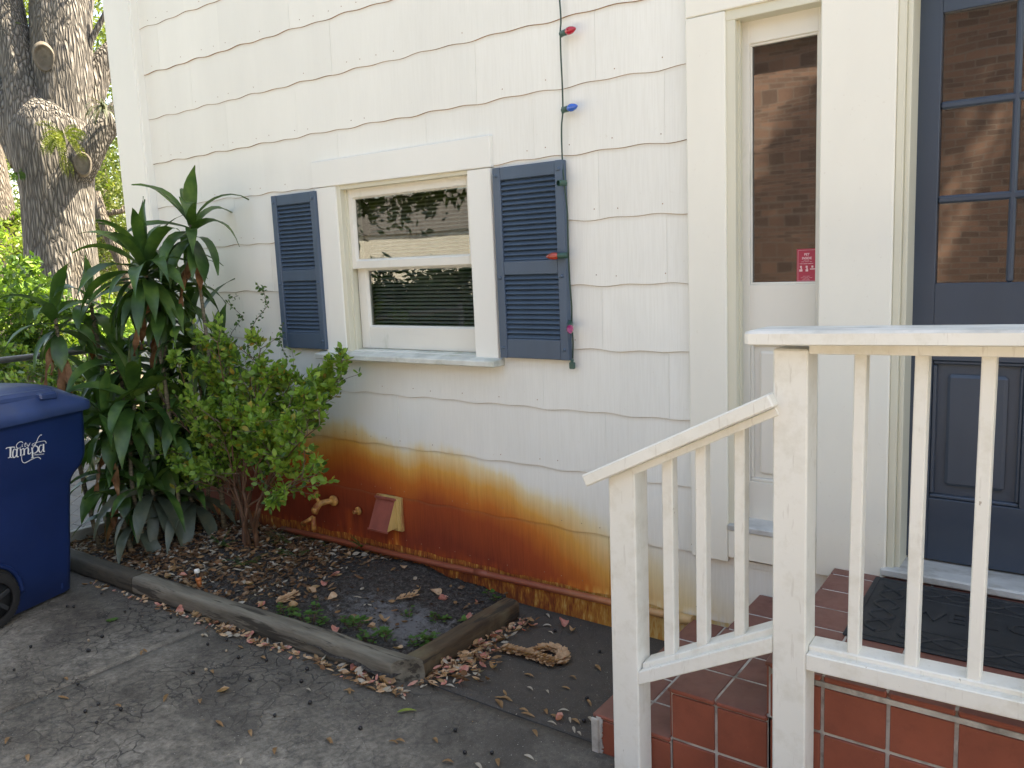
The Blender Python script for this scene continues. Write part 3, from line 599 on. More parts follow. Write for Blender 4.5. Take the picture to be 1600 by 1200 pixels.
sl = MB(); sl.hexa([(-3.475,D-.085,1.098),(-2.285,D-.085,1.102),(-2.285,D+.10,1.102),(-3.475,D+.10,1.098),(-3.475,D-.085,1.126),(-2.285,D-.085,1.129),(-2.285,D+.10,1.150),(-3.475,D+.10,1.148)], .004)
sl.build('window_sill', M['sill'], win)
def sash(x0,x1,z0,z1,gx0,gx1,gz0,gz1,y0,y1):
    s = MB(); b = .0025
    s.box(x0,gx0,y0,y1,z0,z1,0,b); s.box(gx1,x1,y0,y1,z0,z1,0,b); s.box(gx0-.0005,gx1+.0005,y0+.0006,y1,z0+.0004,gz0,0,b); s.box(gx0-.0005,gx1+.0005,y0+.0006,y1,gz1,z1-.0004,0,b)
    # putty bevel round the glass
    yb = y0+.016
    for (p,q,r,t) in (((gx0,gz0),(gx1,gz0),(gx1-.009,gz0+.009),(gx0+.009,gz0+.009)),((gx1,gz1),(gx0,gz1),(gx0+.009,gz1-.009),(gx1-.009,gz1-.009)),((gx0,gz1),(gx0,gz0),(gx0+.009,gz0+.009),(gx0+.009,gz1-.009)),((gx1,gz0),(gx1,gz1),(gx1-.009,gz1-.009),(gx1-.009,gz0+.009))):
        s.add([(p[0],y0+.003,p[1]),(q[0],y0+.003,q[1]),(r[0],yb,r[1]),(t[0],yb,t[1])], [(0,1,2,3)])
    return s
k1 = 1+.022/D; k2 = 1+.055/D
def ax(x, k): return x*k
def az(z, k): return CAMZ+(z-CAMZ)*k
# upper sash stands in front of the lower one
u = [ax(-3.262,1.005),ax(-2.432,1.0),az(1.551,k1),az(1.945,k1)]
s1 = sash(-3.262,-2.436,az(1.552,k1),1.948,ax(-3.205,k1),ax(-2.462,k1),az(1.592,k1),az(1.901,k1),D+.022,D+.054).build('upper_sash', M['sash'], win)
s2 = sash(-3.262,-2.436,1.146,az(1.560,k2),ax(-3.143,k2),ax(-2.432,k2)+.006,az(1.262,k2),az(1.548,k2),D+.057,D+.092).build('lower_sash', M['sash'], win)
g = MB(); g.box(-3.215,-2.47,D+.034,D+.037,1.60,1.905); g.build('upper_pane', M['glass_win'], win)
g = MB(); g.box(-3.21,-2.46,D+.070,D+.073,1.25,1.555); g.build('lower_pane', M['glass_win'], win)
bl = MB(); zz = 1.165
while zz < 1.93:
    bl.hexa([(-3.235,D+.128,zz-.0045),(-2.43,D+.128,zz-.0045),(-2.43,D+.150,zz+.0045),(-3.235,D+.150,zz+.0045),(-3.235,D+.128,zz-.0037),(-2.43,D+.128,zz-.0037),(-2.43,D+.150,zz+.0053),(-3.235,D+.150,zz+.0053)]); zz += .0185
for x in (-3.08,-2.83,-2.62): bl.tube([(x,D+.124,1.15),(x+.003,D+.124,1.94)], .0009, 4)
bl.box(-3.24,-2.425,D+.122,D+.155,1.935,1.965); bl.build('mini_blind', M['blind'], win)
b2 = MB(); b2.box(-3.4,-2.3,D+.55,D+.57,1.0,1.50); b2.build('room_furnishing', M['interior'], win)
# ---- shutters: louvres and rails in one panel, screws are pieces of their own
def shutter(x0, x1, label):
    z0,z1 = 1.142,1.954; y0,y1 = D-.044,D-.013; sw = .040
    s = MB(); b = .003
    s.box(x0,x0+sw,y0,y1,z0,z1,0,b); s.box(x1-sw,x1,y0,y1,z0,z1,0,b)
    zm0,zm1 = 1.500,1.560
    for a,c in ((z0,z0+.085),(zm0,zm1),(z1-.055,z1)): s.box(x0+sw-.0005,x1-sw+.0005,y0+.003,y1-.001,a+.0005,c-.0005,0,b)
    s.box(x0+sw-.002,x1-sw+.002,y1-.007,y1-.002,z0+.01,z1-.01)
    for a,c in ((z0+.085,zm0),(zm1,z1-.055)):
        n = round((c-a)/.0218); h = (c-a)/n
        for i in range(n):
            q = a+i*h
            s.add([(x0+sw-.002,y0+.006,q+.0035),(x1-sw+.002,y0+.006,q+.0035),(x1-sw+.002,y1-.008,q+h+.001),(x0+sw-.002,y1-.008,q+h+.001),(x0+sw-.002,y0+.009,q+.0005),(x1-sw+.002,y0+.009,q+.0005)], [(0,1,2,3),(4,5,1,0)])
    o = s.build('shutter', M['shutter'], house, label)
    for zc in (z0+.045, 1.49, z1-.035):
        for xc in (x0+.020, x1-.020):
            q = MB(); q.lathe([(.0085,0),(.008,-.003),(.005,-.0055),(0,-.006)], (xc,y0,zc), (0,1,0), 12); q.build('screw_head', M['shutter'], o)
shutter(-3.785,-3.432,'left louvred shutter, further from the door'); shutter(-2.280,-1.920,'right louvred shutter, nearer the door, under the light cord')
# ---- sidelight bay: casing, head board, mullion board
cs = MB()
cs.box(-1.386,-1.238,D-.030,D+.0,.395,2.385,0,.003); cs.box(-1.386,-.662,D-.031,D+.0,2.387,2.62,0,.003); cs.box(-.655,.55,D-.029,D+.0,2.42,2.62,0,.003)
cs.box(-.908,-.676,D-.034,D+.03,.412,2.386,0,.004)
cs.box(.50,.75,D-.034,D+.03,.452,2.42,0,.004)
cs.build('entrance_casing', M['casing'], house)
sb = MB()
sb.box(-1.2415,-1.205,D-.018,D+.12,.52,2.40,1,.002); sb.box(-1.205,-1.198,D+.008,D+.020,.56,2.36,1)
sb.box(-1.24,-.90,D-.020,D+.12,2.352,2.40,1,.002)
ks = 1+.045/D
X = lambda x: x*ks
Zs = lambda z: CAMZ+(z-CAMZ)*ks
sb.add([], [])
sidelight = sb.build('sidelight', [M['trim'], M['jamb']], house)
ys, ye = D+.045, D+.085
ss = MB()
def ring(mb, x0,x1,z0,z1,gx0,gx1,gz0,gz1):
    mb.box(x0,gx0,ys,ye,z0,z1,0,.002); mb.box(gx1,x1,ys,ye,z0,z1,0,.002)
ss.box(X(-1.206),X(-1.161),ys,ye,.56,2.40,0,.002); ss.box(X(-.926),X(-.870),ys,ye,.56,2.40,0,.002)
ss.box(X(-1.162),X(-.925),ys+.0006,ye,Zs(2.266),2.40,0,.002); ss.box(X(-1.162),X(-.925),ys+.0006,ye,Zs(1.232),Zs(1.440),0,.002); ss.box(X(-1.162),X(-.925),ys+.0006,ye,.555,Zs(.715),0,.002)
ss.box(X(-1.162),X(-.925),ys+.020,ye-.004,Zs(.71),Zs(1.24)); ss.box(X(-1.128),X(-.958),ys+.010,ys+.0195,Zs(.745),Zs(1.20),0,.007)
for a,b,c,d in ((-1.161,-.926,.715,.727),(-1.161,-.926,1.221,1.232)): ss.box(X(a),X(b),ys+.006,ys+.0205,Zs(c),Zs(d),0,.003)
for a,b in ((-1.161,-1.150),(-.937,-.926)): ss.box(X(a),X(b),ys+.0065,ys+.0205,Zs(.727),Zs(1.221),0,.003)
for a,b,c,d in ((-1.161,-.926,1.44,1.448),(-1.161,-.926,2.258,2.266)): ss.box(X(a),X(b),ys+.006,ys+.017,Zs(c),Zs(d),0,.002)
for a,b in ((-1.161,-1.155),(-.932,-.926)): ss.box(X(a),X(b),ys+.0065,ys+.017,Zs(1.448),Zs(2.258),0,.002)
ss.build('sidelight_sash', M['sash'], sidelight)
g = MB(); g.box(X(-1.165),X(-.922),ys+.018,ys+.021,Zs(1.435),Zs(2.27)); g.build('sidelight_pane', M['glass_side'], sidelight)
q = MB(); q.hexa([(-1.236,D-.036,.523),(-.911,D-.036,.523),(-.911,D+.09,.540),(-1.236,D+.09,.540),(-1.236,D-.036,.545),(-.911,D-.036,.545),(-.911,D+.09,.566),(-1.236,D+.09,.566)], .003)
q.build('sidelight_sill', M['marble'], sidelight)
q = MB(); q.box(-1.236,-.911,D-.030,D-.002,.415,.5225,0,.003); q.build('sidelight_apron', M['casing'], sidelight)
# ---- lettering helper (text curves turned into meshes)
def text_mesh(txt, size, bold=0.0):
    cu = bpy.data.curves.new('lettering', 'FONT'); cu.body = txt; cu.size = size; cu.align_x = 'CENTER'; cu.offset = bold; cu.resolution_u = 3
    o = bpy.data.objects.new('lettering', cu); COL.objects.link(o); bpy.context.view_layer.update()
    me = bpy.data.meshes.new_from_object(o.evaluated_get(bpy.context.evaluated_depsgraph_get()))
    vs = [v.co.copy() for v in me.vertices]; fs = [tuple(p.vertices) for p in me.polygons]
    bpy.data.objects.remove(o); bpy.data.curves.remove(cu); bpy.data.meshes.remove(me); return vs, fs
# red pet sticker in the corner of the sidelight pane
st = MB(); sy = ys+.0172; sx0,sx1,sz0,sz1 = X(-.998),X(-.929),Zs(1.446),Zs(1.560); scx = (sx0+sx1)/2
st.box(sx0,sx1,sy,sy+.0004,sz0,sz1,0)
def bar(x0,x1,z0,z1): st.add([(x0,sy-.0004,z0),(x1,sy-.0004,z0),(x1,sy-.0004,z1),(x0,sy-.0004,z1)], [(0,1,2,3)], 1)
e = .004; bar(sx0+e,sx1-e,sz1-e-.0008,sz1-e); bar(sx0+e,sx1-e,sz0+e,sz0+e+.0008); bar(sx0+e,sx0+e+.0008,sz0+e,sz1-e); bar(sx1-e-.0008,sx1-e,sz0+e,sz1-e)
for txt, size, z in (('PET',.0115,1.5365),('INSIDE',.0115,1.5235)):
    vs, fs = text_mesh(txt, size, .0003); st.add([(scx+v.x, sy-.0004, z+v.y) for v in vs], fs, 1)
H_ = sz1-sz0
for z, w in ((.64,.022),(.605,.038),(.55,.050),(.545,.044),(.17,.026),(.125,.040),(.09,.022),(.06,.030)):
    k = int(w/.0022); 
    for i in range(k):
        a = scx-w/2+i*.0022
        if i % 7 != 5: bar(a, a+.0013, sz0+H_*z, sz0+H_*z+.0014)
for cx in (-.020,0,.020):
    bar(scx+cx-.0038,scx+cx+.0030,sz0+H_*.43,sz0+H_*.49)
    if cx < .01: bar(scx+cx-.004-(.002 if cx<0 else 0),scx+cx+.005,sz0+H_*.32,sz0+H_*.385); bar(scx+cx-.001,scx+cx+.0035,sz0+H_*.39,sz0+H_*.425)
    else: bar(scx+cx-.009,scx+cx+.009,sz0+H_*.375,sz0+H_*.405)
M['sticker'] = PM('red_sticker', (.40,.025,.06), .45, .05); M['stprint'] = PM('pink_white_print', (.72,.50,.52), .5, .05)
st.build('sticker', [M['sticker'], M['stprint']], sidelight)
# ---- door in its recess
dj = MB()
dj.box(-.676,-.652,D-.024,D+.03,.455,2.42,0,.003); dj.box(-.652,-.636,D-.010,D+.14,.455,2.42,0,.002); dj.box(-.652,.50,D+.0,D+.14,2.40,2.44,0,.002); dj.box(.42,.50,D-.010,D+.14,.455,2.42)
dj.build('door_frame', M['jamb'], house)
th = MB(); th.hexa([(-.690,D-.045,.455),(.50,D-.045,.455),(.50,D+.14,.455),(-.690,D+.14,.455),(-.690,D-.045,.482),(.50,D-.045,.482),(.50,D+.14,.492),(-.690,D+.14,.492)], .005); th.build('door_sill', M['marble'], house)
yd = D+.085; kd = 1+.085/D
Xd = lambda x: x*kd
Zd = lambda z: CAMZ+(z-CAMZ)*kd
dr = MB()
xl, xr = -.640, .42; cols = [(-.556,-.362),(-.343,-.149),(-.130,.064)]
cols = [(Xd(a),Xd(b)) for a,b in cols]; rows = [(1.435,1.682),(1.706,1.966),(1.989,2.248)]; rows = [(Zd(a),Zd(b)) for a,b in rows]
zt = 2.40; y2 = yd+.045
dr.box(xl,cols[0][0],yd,y2,.496,zt,0,.002); dr.box(cols[-1][1],xr,yd,y2,.496,zt,0,.002)
dr.box(cols[0][0],cols[-1][1],yd+.0006,y2,rows[-1][1],zt,0,.002); dr.box(cols[0][0],cols[-1][1],yd+.0006,y2,Zd(1.19),rows[0][0],0,.002); dr.box(cols[0][0],cols[-1][1],yd+.0006,y2,.496,Zd(.735),0,.002)
for (a,b),(c,d) in zip(cols[:-1],cols[1:]): dr.box(b,c,yd+.004,y2,rows[0][0],rows[-1][1],0,.006)
for (a,b),(c,d) in zip(rows[:-1],rows[1:]): dr.box(cols[0][0],cols[-1][1],yd+.0046,y2,b,c,0,.006)
pa0, pa1 = cols[0][0], cols[-1][1]; pm = Xd(-.246)
dr.box(pm-.055,pm+.055,yd+.0012,y2,Zd(.735),Zd(1.19),0,.002)
for a,b in ((pa0,pm-.055),(pm+.055,pa1)):
    dr.box(a,b,yd+.022,y2-.004,Zd(.735),Zd(1.19)); dr.box(a+.045,b-.045,yd+.010,yd+.0215,Zd(.78),Zd(1.145),0,.010)
    dr.box(a,b,yd+.006,yd+.0225,Zd(.735),Zd(.735)+.013,0,.004); dr.box(a,b,yd+.006,yd+.0225,Zd(1.19)-.013,Zd(1.19),0,.004); dr.box(a,a+.013,yd+.0065,yd+.0225,Zd(.75),Zd(1.175),0,.004); dr.box(b-.013,b,yd+.0065,yd+.0225,Zd(.75),Zd(1.175),0,.004)
door = dr.build('door', M['door'], house)
for a,b in cols:
    for c,d in rows:
        g = MB(); g.box(a-.002,b+.002,yd+.020,yd+.023,c-.002,d+.002); pn = g.build('door_pane', M['glass_door'], door)
kn = MB(); kn.tube([(.36,yd,1.32),(.36,yd-.05,1.32)], .012, 10); kn.lathe([(.0,0),(.02,-.004),(.03,-.018),(.025,-.034),(0,-.04)], (.36,yd-.035,1.32), (0,1,0), 16); kn.build('door_knob', M['brass'], door)
# ================================================================= PORCH STEPS (tiled)
stp = empty('porch_steps', (-.8, 2.5, 0), 'red quarry-tiled porch and steps with grey grout', 'steps')
YF = 2.133; YB = 2.938
zA, zB_, zC = .1245, .2870, .4490
# edges run a little askew: x at the front face / x at the wall
E1 = (-1.352,-1.385); E2 = (-1.086,-1.112); E3 = (-.790,-.838)
core = MB()
def blockz(xf, xb, xe, z0, z1, mi=0, y0=YF+.002): core.hexa([(xf+.002,y0,z0),(xe,y0,z0),(xe,YB,z0),(xb+.002,YB,z0),(xf+.002,y0,z1-.002),(xe,y0,z1-.002),(xe,YB,z1-.002),(xb+.002,YB,z1-.002)], 0, mi)
blockz(E1[0],E1[1],E2[0]+.05,-.02,zA); blockz(E2[0],E2[1],E3[0]+.05,-.02,zB_); blockz(E3[0],E3[1],3.0,-.02,zC)
core.build('mortar_bed', M['grout'], stp)
tr = MB(); G_ = .0035
def lerp(E_, y): return E_[0]+(E_[1]-E_[0])*(y-YF)/(YB-YF)
def tread_tiles(Ea, offs_end, z, ys_, cols_, mi=0):
    """cols_: offsets from the skewed left edge; tiles laid flat, chamfered"""
    for (c0,c1) in cols_:
        for (a,b) in zip(ys_[:-1], ys_[1:]):
            lo = -.007 if c0 == 0 else G_/2; 
            la, lb = lerp(Ea,a)+c0+lo, lerp(Ea,b)+c0+lo; ra, rb = lerp(Ea,a)+c1-G_, lerp(Ea,b)+c1-G_
            a2, b2 = (a-.006 if a == ys_[0] else a+G_), b-G_
            dz = rng.uniform(-.0006,.0006)
            tr.hexa([(la,a2,z-.012),(ra,a2,z-.012),(rb,b2,z-.012),(lb,b2,z-.012),(la,a2,z+dz),(ra,a2,z+dz),(rb,b2,z+dz),(lb,b2,z+dz)], .0030, mi)
YS = [YF,2.292,2.442,2.565,2.715,2.865,YB] ; YS = [YF,2.275,2.420,2.567,2.716,2.863,YB]
YS2 = [YF,2.295,2.447,2.600,2.752,YB]
tread_tiles(E1,0,zA,YS2,[(0,.130),(.130,.266)]); tr.build('step_tread', M['tread'], stp); tr = MB(); tread_tiles(E2,0,zB_,YS2,[(0,.140),(.140,.294)]); tr.build('step_tread', M['tread'], stp); tr = MB()
tread_tiles(E3,0,zC,YS,[(0,.150)]+[(.150+.158*i,.150+.158*(i+1)) for i in range(9)])
tr.build('porch_floor', M['tread'], stp)
rs = MB(); G_ = .0052
# side risers (facing left) with bullnose strip
for Ea, zt_, zb_ in ((E1,zA,-.03),(E2,zB_,zA),(E3,zC,zB_)):
    ysx = YS2
    for a,b in zip(ysx[:-1], ysx[1:]):
        rs.hexa([(lerp(Ea,a)-.005,a+G_,zb_+.004),(lerp(Ea,a)+.01,a+G_,zb_+.004),(lerp(Ea,b)+.01,b-G_,zb_+.004),(lerp(Ea,b)-.005,b-G_,zb_+.004),
                 (lerp(Ea,a)-.005,a+G_,zt_-.016),(lerp(Ea,a)+.01,a+G_,zt_-.016),(lerp(Ea,b)+.01,b-G_,zt_-.016),(lerp(Ea,b)-.005,b-G_,zt_-.016)], .002)
# front face tiles; rows measured from the photograph
fx = [-1.349,-1.222,-1.0845,-.9415,-.786]; fx2 = [-.786,-.6415,-.4785,-.3235,-.170,-.016,.138,.292,.446,.6,.754]
def ftile(x0,x1,z0,z1): rs.box(x0+G_,x1-G_,YF-.005,YF+.006,z0+G_,z1-G_,0,.0018)
for x0,x1 in zip(fx[:-1],fx[1:]):
    top = zA if x0 < -1.09 else zB_
    rs.box(x0+G_*.7,x1-G_*.7,YF-.008,YF+.008,top-.013,top-.0005,0,.0035)      # rounded nosing
    zz = top-.013
    if top == zB_: ftile(x0,x1,.127,zz); zz = .127
    else: ftile(x0,x1,-.040,zz); zz = -.040
    if top == zB_: ftile(x0,x1,-.032,.127)
for x0,x1 in zip(fx2[:-1],fx2[1:]):
    rs.box(x0+G_*.7,x1-G_*.7,YF-.008,YF+.008,zC-.015,zC-.0005,0,.0035)
    ftile(x0,x1,.2875,zC-.028); ftile(x0,x1,.128,.2875); ftile(x0,x1,-.032,.128)
rs.build('riser_tiles', M['tile'], stp)
mo = MB(); mo.box(-1.362,-1.335,YF-.014,YF-.006,-.03,zA-.012,0,.003)
for i in range(24):
    z = -.03+i*.0062; w = .010+.008*rng.random(); mo.box(-1.345,-1.338+w,YF-.0095,YF-.004,z,z+.007,0,.002)
mo.box(-.66,.8,YF-.0068,YF-.003,zC-.030,zC-.0150,0,.001); mo.build('mortar_smears', M['grout'], stp)
# ================================================================= RAILING
rl = empty('porch_railing', (-.70, 2.09, 0), 'white painted wooden railing with posts and balusters along the porch and down the steps', 'railing')
def part(name, mb, mat=None, label=None): return mb.build(name, mat or M['rail'], rl, label)
PY0, PY1 = 2.045, 2.132
q = MB(); q.box(-.746,-.660,PY0,PY1-.0085,-.05,1.322,0,.004); part('post', q)
q = MB(); q.hexa([(-1.236,PY0,-.05),(-1.147,PY0,-.05),(-1.147,PY1-.0085,-.05),(-1.236,PY1-.0085,-.05),(-1.229,PY0,.934),(-1.143,PY0,.976),(-1.143,PY1-.0085,.976),(-1.229,PY1-.0085,.934)], .004); part('post', q)
q = MB(); q.box(1.10,1.19,PY0,PY1-.0085,0,1.37,0,.004); part('post', q)
# top rail of the porch: flat board, rounded end, very slightly rising
q = MB(); xs = [-.806,-.802,-.792,1.25]; 
def rz(x): return .022*(x+.8)
sec = [(2.000,1.336),(2.000,1.362),(2.006,1.3685),(2.134,1.3685),(2.140,1.362),(2.140,1.336),(2.134,1.333),(2.006,1.333)]
vs = []
for i, x in enumerate(xs):
    f = (.80,.93,1,1)[i]
    for (y,z) in sec: vs.append((x, 2.07+(y-2.07)*f, 1.3508+(z-1.3508)*(.62,.88,1,1)[i]+rz(x)))
n = 8; q.add(vs, [(i*n+k,(i+1)*n+k,(i+1)*n+(k+1)%n,i*n+(k+1)%n) for i in range(3) for k in range(n)]+[tuple(range(n)), tuple(3*n+k for k in reversed(range(n)))])
q.m = [1 if (j < 24 and j % 8 in (1,2,3)) else 0 for j in range(len(q.m))]
part('top_rail', q, [M['rail'], M['rail_top']])
q = MB(); q.hexa([(-.660,2.052,1.310),(1.1,2.052,1.342),(1.1,2.120,1.342),(-.660,2.120,1.310),(-.660,2.052,1.3355),(1.1,2.052,1.3735),(1.1,2.120,1.3735),(-.660,2.120,1.3355)], .002); part('sub_rail', q)
# sloping stair rail
a, b = Vector((-1.292,2.07,.922)), Vector((-.735,2.07,1.197)); dd = (b-a).normalized()
q = MB(); q.beam(a, b+Vector((-.004,0,0)), .118, .036, 0, .004); part('stair_rail', q)
q = MB(); nrm = Vector((-dd.z,0,dd.x)); o_ = -nrm*.0285
q.beam(a+dd*.148+o_, b-dd*.012+o_, .058, .021, 0, .002); part('stair_sub_rail', q)
# bottom rails: a front board and a sloped shelf behind that carries the balusters
q = MB(); q.hexa([(-1.146,2.045,.316),(-.7465,2.045,.521),(-.7465,2.078,.521),(-1.146,2.078,.316),(-1.146,2.045,.358),(-.7465,2.045,.566),(-.7465,2.078,.566),(-1.146,2.078,.358)], .003); part('stair_bottom_rail', q)
q = MB(); q.hexa([(-1.143,2.066,.345),(-.7465,2.066,.553),(-.7465,2.122,.553),(-1.143,2.122,.345),(-1.143,2.066,.376),(-.7465,2.066,.586),(-.7465,2.122,.591),(-1.143,2.122,.381)], .003); part('stair_shelf_rail', q)
def bz(x): return .022*(x+.655)
q = MB(); q.hexa([(-.6595,2.045,.497),(1.10,2.045,.497+bz(1.1)),(1.10,2.078,.497+bz(1.1)),(-.6595,2.078,.497),(-.6595,2.045,.542),(1.10,2.045,.542+bz(1.1)),(1.10,2.078,.542+bz(1.1)),(-.6595,2.078,.542)], .003); part('bottom_rail', q)
q = MB(); q.hexa([(-.6595,2.068,.522),(1.10,2.068,.522+bz(1.1)),(1.10,2.122,.522+bz(1.1)),(-.6595,2.122,.522),(-.6595,2.068,.556),(1.10,2.068,.556+bz(1.1)),(1.10,2.122,.562+bz(1.1)),(-.6595,2.122,.562)], .003); part('shelf_rail', q)
k7 = 2.073/2.07
for x0,x1 in ((-1.072,-1.039),(-.971,-.940),(-.860,-.831)):
    q = MB(); zl = .373+(x0+1.143)*.527; zr = .373+(x1+1.143)*.527
    zt0 = .938+(x0+1.292)*.494-.045; zt1 = .938+(x1+1.292)*.494-.045
    q.hexa([(x0-.002,2.073,zl-.004),(x1-.002,2.073,zr-.004),(x1-.002,2.108,zr-.004),(x0-.002,2.108,zl-.004),(x0,2.073,zt0),(x1,2.073,zt1),(x1,2.108,zt1),(x0,2.108,zt0)], .003); part('baluster', q)
xx = [(-.562,-.534),(-.429,-.400),(-.295,-.266)]+[(-.161+.134*i,-.132+.134*i) for i in range(9)]
for x0,x1 in xx:
    q = MB(); zb_ = .553+bz(x0); zt_ = 1.314+.0185*(x0+.66)
    q.hexa([(x0-.004,2.073,zb_),(x1-.004,2.073,zb_),(x1-.004,2.108,zb_),(x0-.004,2.108,zb_),(x0+.002,2.073,zt_),(x1+.002,2.073,zt_),(x1+.002,2.108,zt_),(x0+.002,2.108,zt_)], .003); part('baluster', q)
# ================================================================= DOORMAT
mt = MB()
c4 = [Vector((-.668,2.400,0)), Vector((.30,2.430,0)), Vector((.24,2.975,0)), Vector((-.700,2.922,0))]
c4 = [Vector((-.668,2.398,0)), Vector((.235,2.414,0)), Vector((.14,2.885,0)), Vector((-.700,2.895,0))]
def mp(u, v, z):                                                  # u along the door, v away from it
    p = c4[0]*(1-u)*(1-v)+c4[1]*u*(1-v)+c4[2]*u*v+c4[3]*(1-u)*v; return Vector((p.x,p.y,zC+z))
def mpoly(uv, z, r, mi=0, n=5): mt.tube([mp(u,v,z) for u,v in uv], r, n, mi, True, True)
mt.hexa([mp(0,0,.0005),mp(1,0,.0005),mp(1,1,.0005),mp(0,1,.0005),mp(0,0,.007),mp(1,0,.007),mp(1,1,.007),mp(0,1,.007)], .003)
for (u0,u1,v0,v1) in ((.02,.98,.04,.96),(.155,.845,.25,.75)): mpoly([(u0,v0),(u1,v0),(u1,v1),(u0,v1),(u0,v0)], .007, .0035)
for side in (0,1):
    for ph in (0,1):
        pts = []
        for i in range(61):
            t = i/60; u = (.085 if side == 0 else .915)+.038*math.sin(2*PI*(t*2.25)+ph*PI); pts.append((u,.12+.76*t))
        mpoly(pts, .0075+.0008*ph, .0052)
    for ph in (0,1):
        pts = []
        for i in range(121):
            t = i/120; v = (.145 if side == 0 else .855)+.055*math.sin(2*PI*t*3.5+ph*PI); pts.append((.155+.69*t,v))
        mpoly(pts, .0075+.0008*ph, .0048)
for i, ch in enumerate('WELCOME'):
    vs, fs = text_mesh(ch, .105, .001); uc = .215+.095*i
    arc = .05*(1-((i-3)/3)**2)
    def tp(v, z): return mp(uc+v.x/.88, .43+arc+v.y/.50, z)
    b = len(vs); mt.add([tp(v,.0115) for v in vs]+[tp(v,.005) for v in vs], fs+[tuple(b+i_ for i_ in reversed(f)) for f in fs])
    es = {}
    for f in fs:
        for k in range(len(f)): e_ = (f[k],f[(k+1)%len(f)]); es[e_] = es.get(e_,0)+1
    mt.add([tp(v,.0115) for v in vs]+[tp(v,.005) for v in vs], [(p,p+b,q_+b,q_) for (p,q_) in es if (q_,p) not in es])
tag(mt.build('doormat', M['mat']), 'black rubber welcome mat with raised braided border in front of the door', 'doormat')
# ================================================================= STRING LIGHTS
ls = empty('string_lights', (-1.92, 2.93, 1.123), 'green cord of coloured outdoor bulbs hanging down beside the right shutter', 'string lights')
YW = D-.030
cp = [(873,-30),(874,0),(876,30),(875,52),(876,90),(878,130),(879,172),(877,200),(878,245),(877,285),(882,330),(883,370),(884,400),(886,440),(889,480),(893,508),(895,535),(894,566)]
pts = [onY(u,v,D-.050 if 248<v<500 else YW) for u,v in cp]
pts[9:15] = [p+Vector((.012,0,0)) for p in pts[9:15]]
sm = []
for i in range(len(pts)-1):
    p0,p1,p2,p3 = pts[max(i-1,0)],pts[i],pts[i+1],pts[min(i+2,len(pts)-1)]
    for k in range(4):
        t = k/4; sm.append(.5*((2*p1)+(p2-p0)*t+(2*p0-5*p1+4*p2-p3)*t*t+(3*p1-p0-3*p2+p3)*t**3))
q = MB(); q.tube(sm, .0021, 6); q.tube([p+Vector((.0035,-.001,0)) for p in sm], .0019, 6); q.build('cord', M['cord'], ls)
def bulb(pos, dirv, mat, label, on=True):
    d = Vector(dirv).normalized(); q = MB()
    q.lathe([(.0095,-.004),(.0115,0),(.0118,.022),(.0125,.024),(.0125,.033),(.0105,.034)], pos, d, 14); q.lathe([(.0,-.0045),(.0095,-.004)], pos, d, 14)
    q.tube([Vector(pos)-d*.002+Vector((0,0,.012)), Vector(pos)-d*.002-Vector((0,0,.012))], .006, 8)
    s = q.build('socket', M['socket'], ls)
    if on:
        b = MB(); b.lathe([(.0095,.030),(.0135,.038),(.0155,.047),(.0150,.057),(.0115,.070),(.006,.081),(.002,.086),(0,.087)], pos, d, 16)
        b.build('bulb', mat, s, label)
P_ = lambda u,v,y=YW: onY(u,v,y)
bulb(P_(877,53,D-.030),(.96,-.28,.02),M['b_red'],'bright red bulb, topmost')
bulb(P_(880,172,D-.030),(.96,-.28,.03),M['b_blue'],'blue bulb')
bulb(P_(883,286,D-.055),(-.35,-.93,.0),M['b_green'],'', False)
bulb(P_(884,399,D-.058),(-.97,-.22,-.02),M['b_orange'],'faded red bulb lying over the shutter')
bulb(P_(891,505,D-.035),(.42,-.70,-.35),M['b_pink'],'pink bulb, lowest')
q = MB(); e0 = pts[-1]; q.hexa([e0+Vector((dx*.012,dy*.008,dz)) for dz in (-.028,0) for dx,dy in ((-1,-1),(1,-1),(1,1),(-1,1))], .003); q.tube([e0+Vector((0,0,-.002)), e0+Vector((0,0,.012))], .007, 8); q.build('end_plug', M['socket'], ls)
# ================================================================= WHEELED BIN
n_ = Vector((.953,.302,0)).normalized(); a_ = Vector((-n_.y,n_.x,0)); P0 = Vector((-4.310,1.900,0))
binr = empty('wheeled_bin', P0-n_*.28-a_*.35, 'dark blue wheeled rubbish cart with City of Tampa in white on its side', 'bin')
def BP(t, q, z): return P0+a_*t+n_*q+Vector((0,0,z))
def bloop(z, tf, tb, qn, qf, r, k=6, rb=None):
    out = []
    for (ct,cq,a0) in ((tf-r,qn-r,0),(tb+r,qn-r,90),(tb+r,qf+r,180),(tf-r,qf+r,270)):
        for i in range(k+1):
            a = math.radians(a0+90*i/k)
            out.append(BP(ct+r*math.cos(a), cq+r*math.sin(a), z))
    return out
def bloft(mb, secs, mi=0, top=True, bot=True):
    loops = [bloop(*s) for s in secs]; n = len(loops[0]); vs = [v for l in loops for v in l]
    fs = [(i*n+k,i*n+(k+1)%n,(i+1)*n+(k+1)%n,(i+1)*n+k) for i in range(len(loops)-1) for k in range(n)]
    mb.add(vs, fs, mi, True)
    if bot: mb.add(loops[0], [tuple(reversed(range(n)))], mi)
    if top: mb.add(loops[-1], [tuple(range(n))], mi)
b = MB()
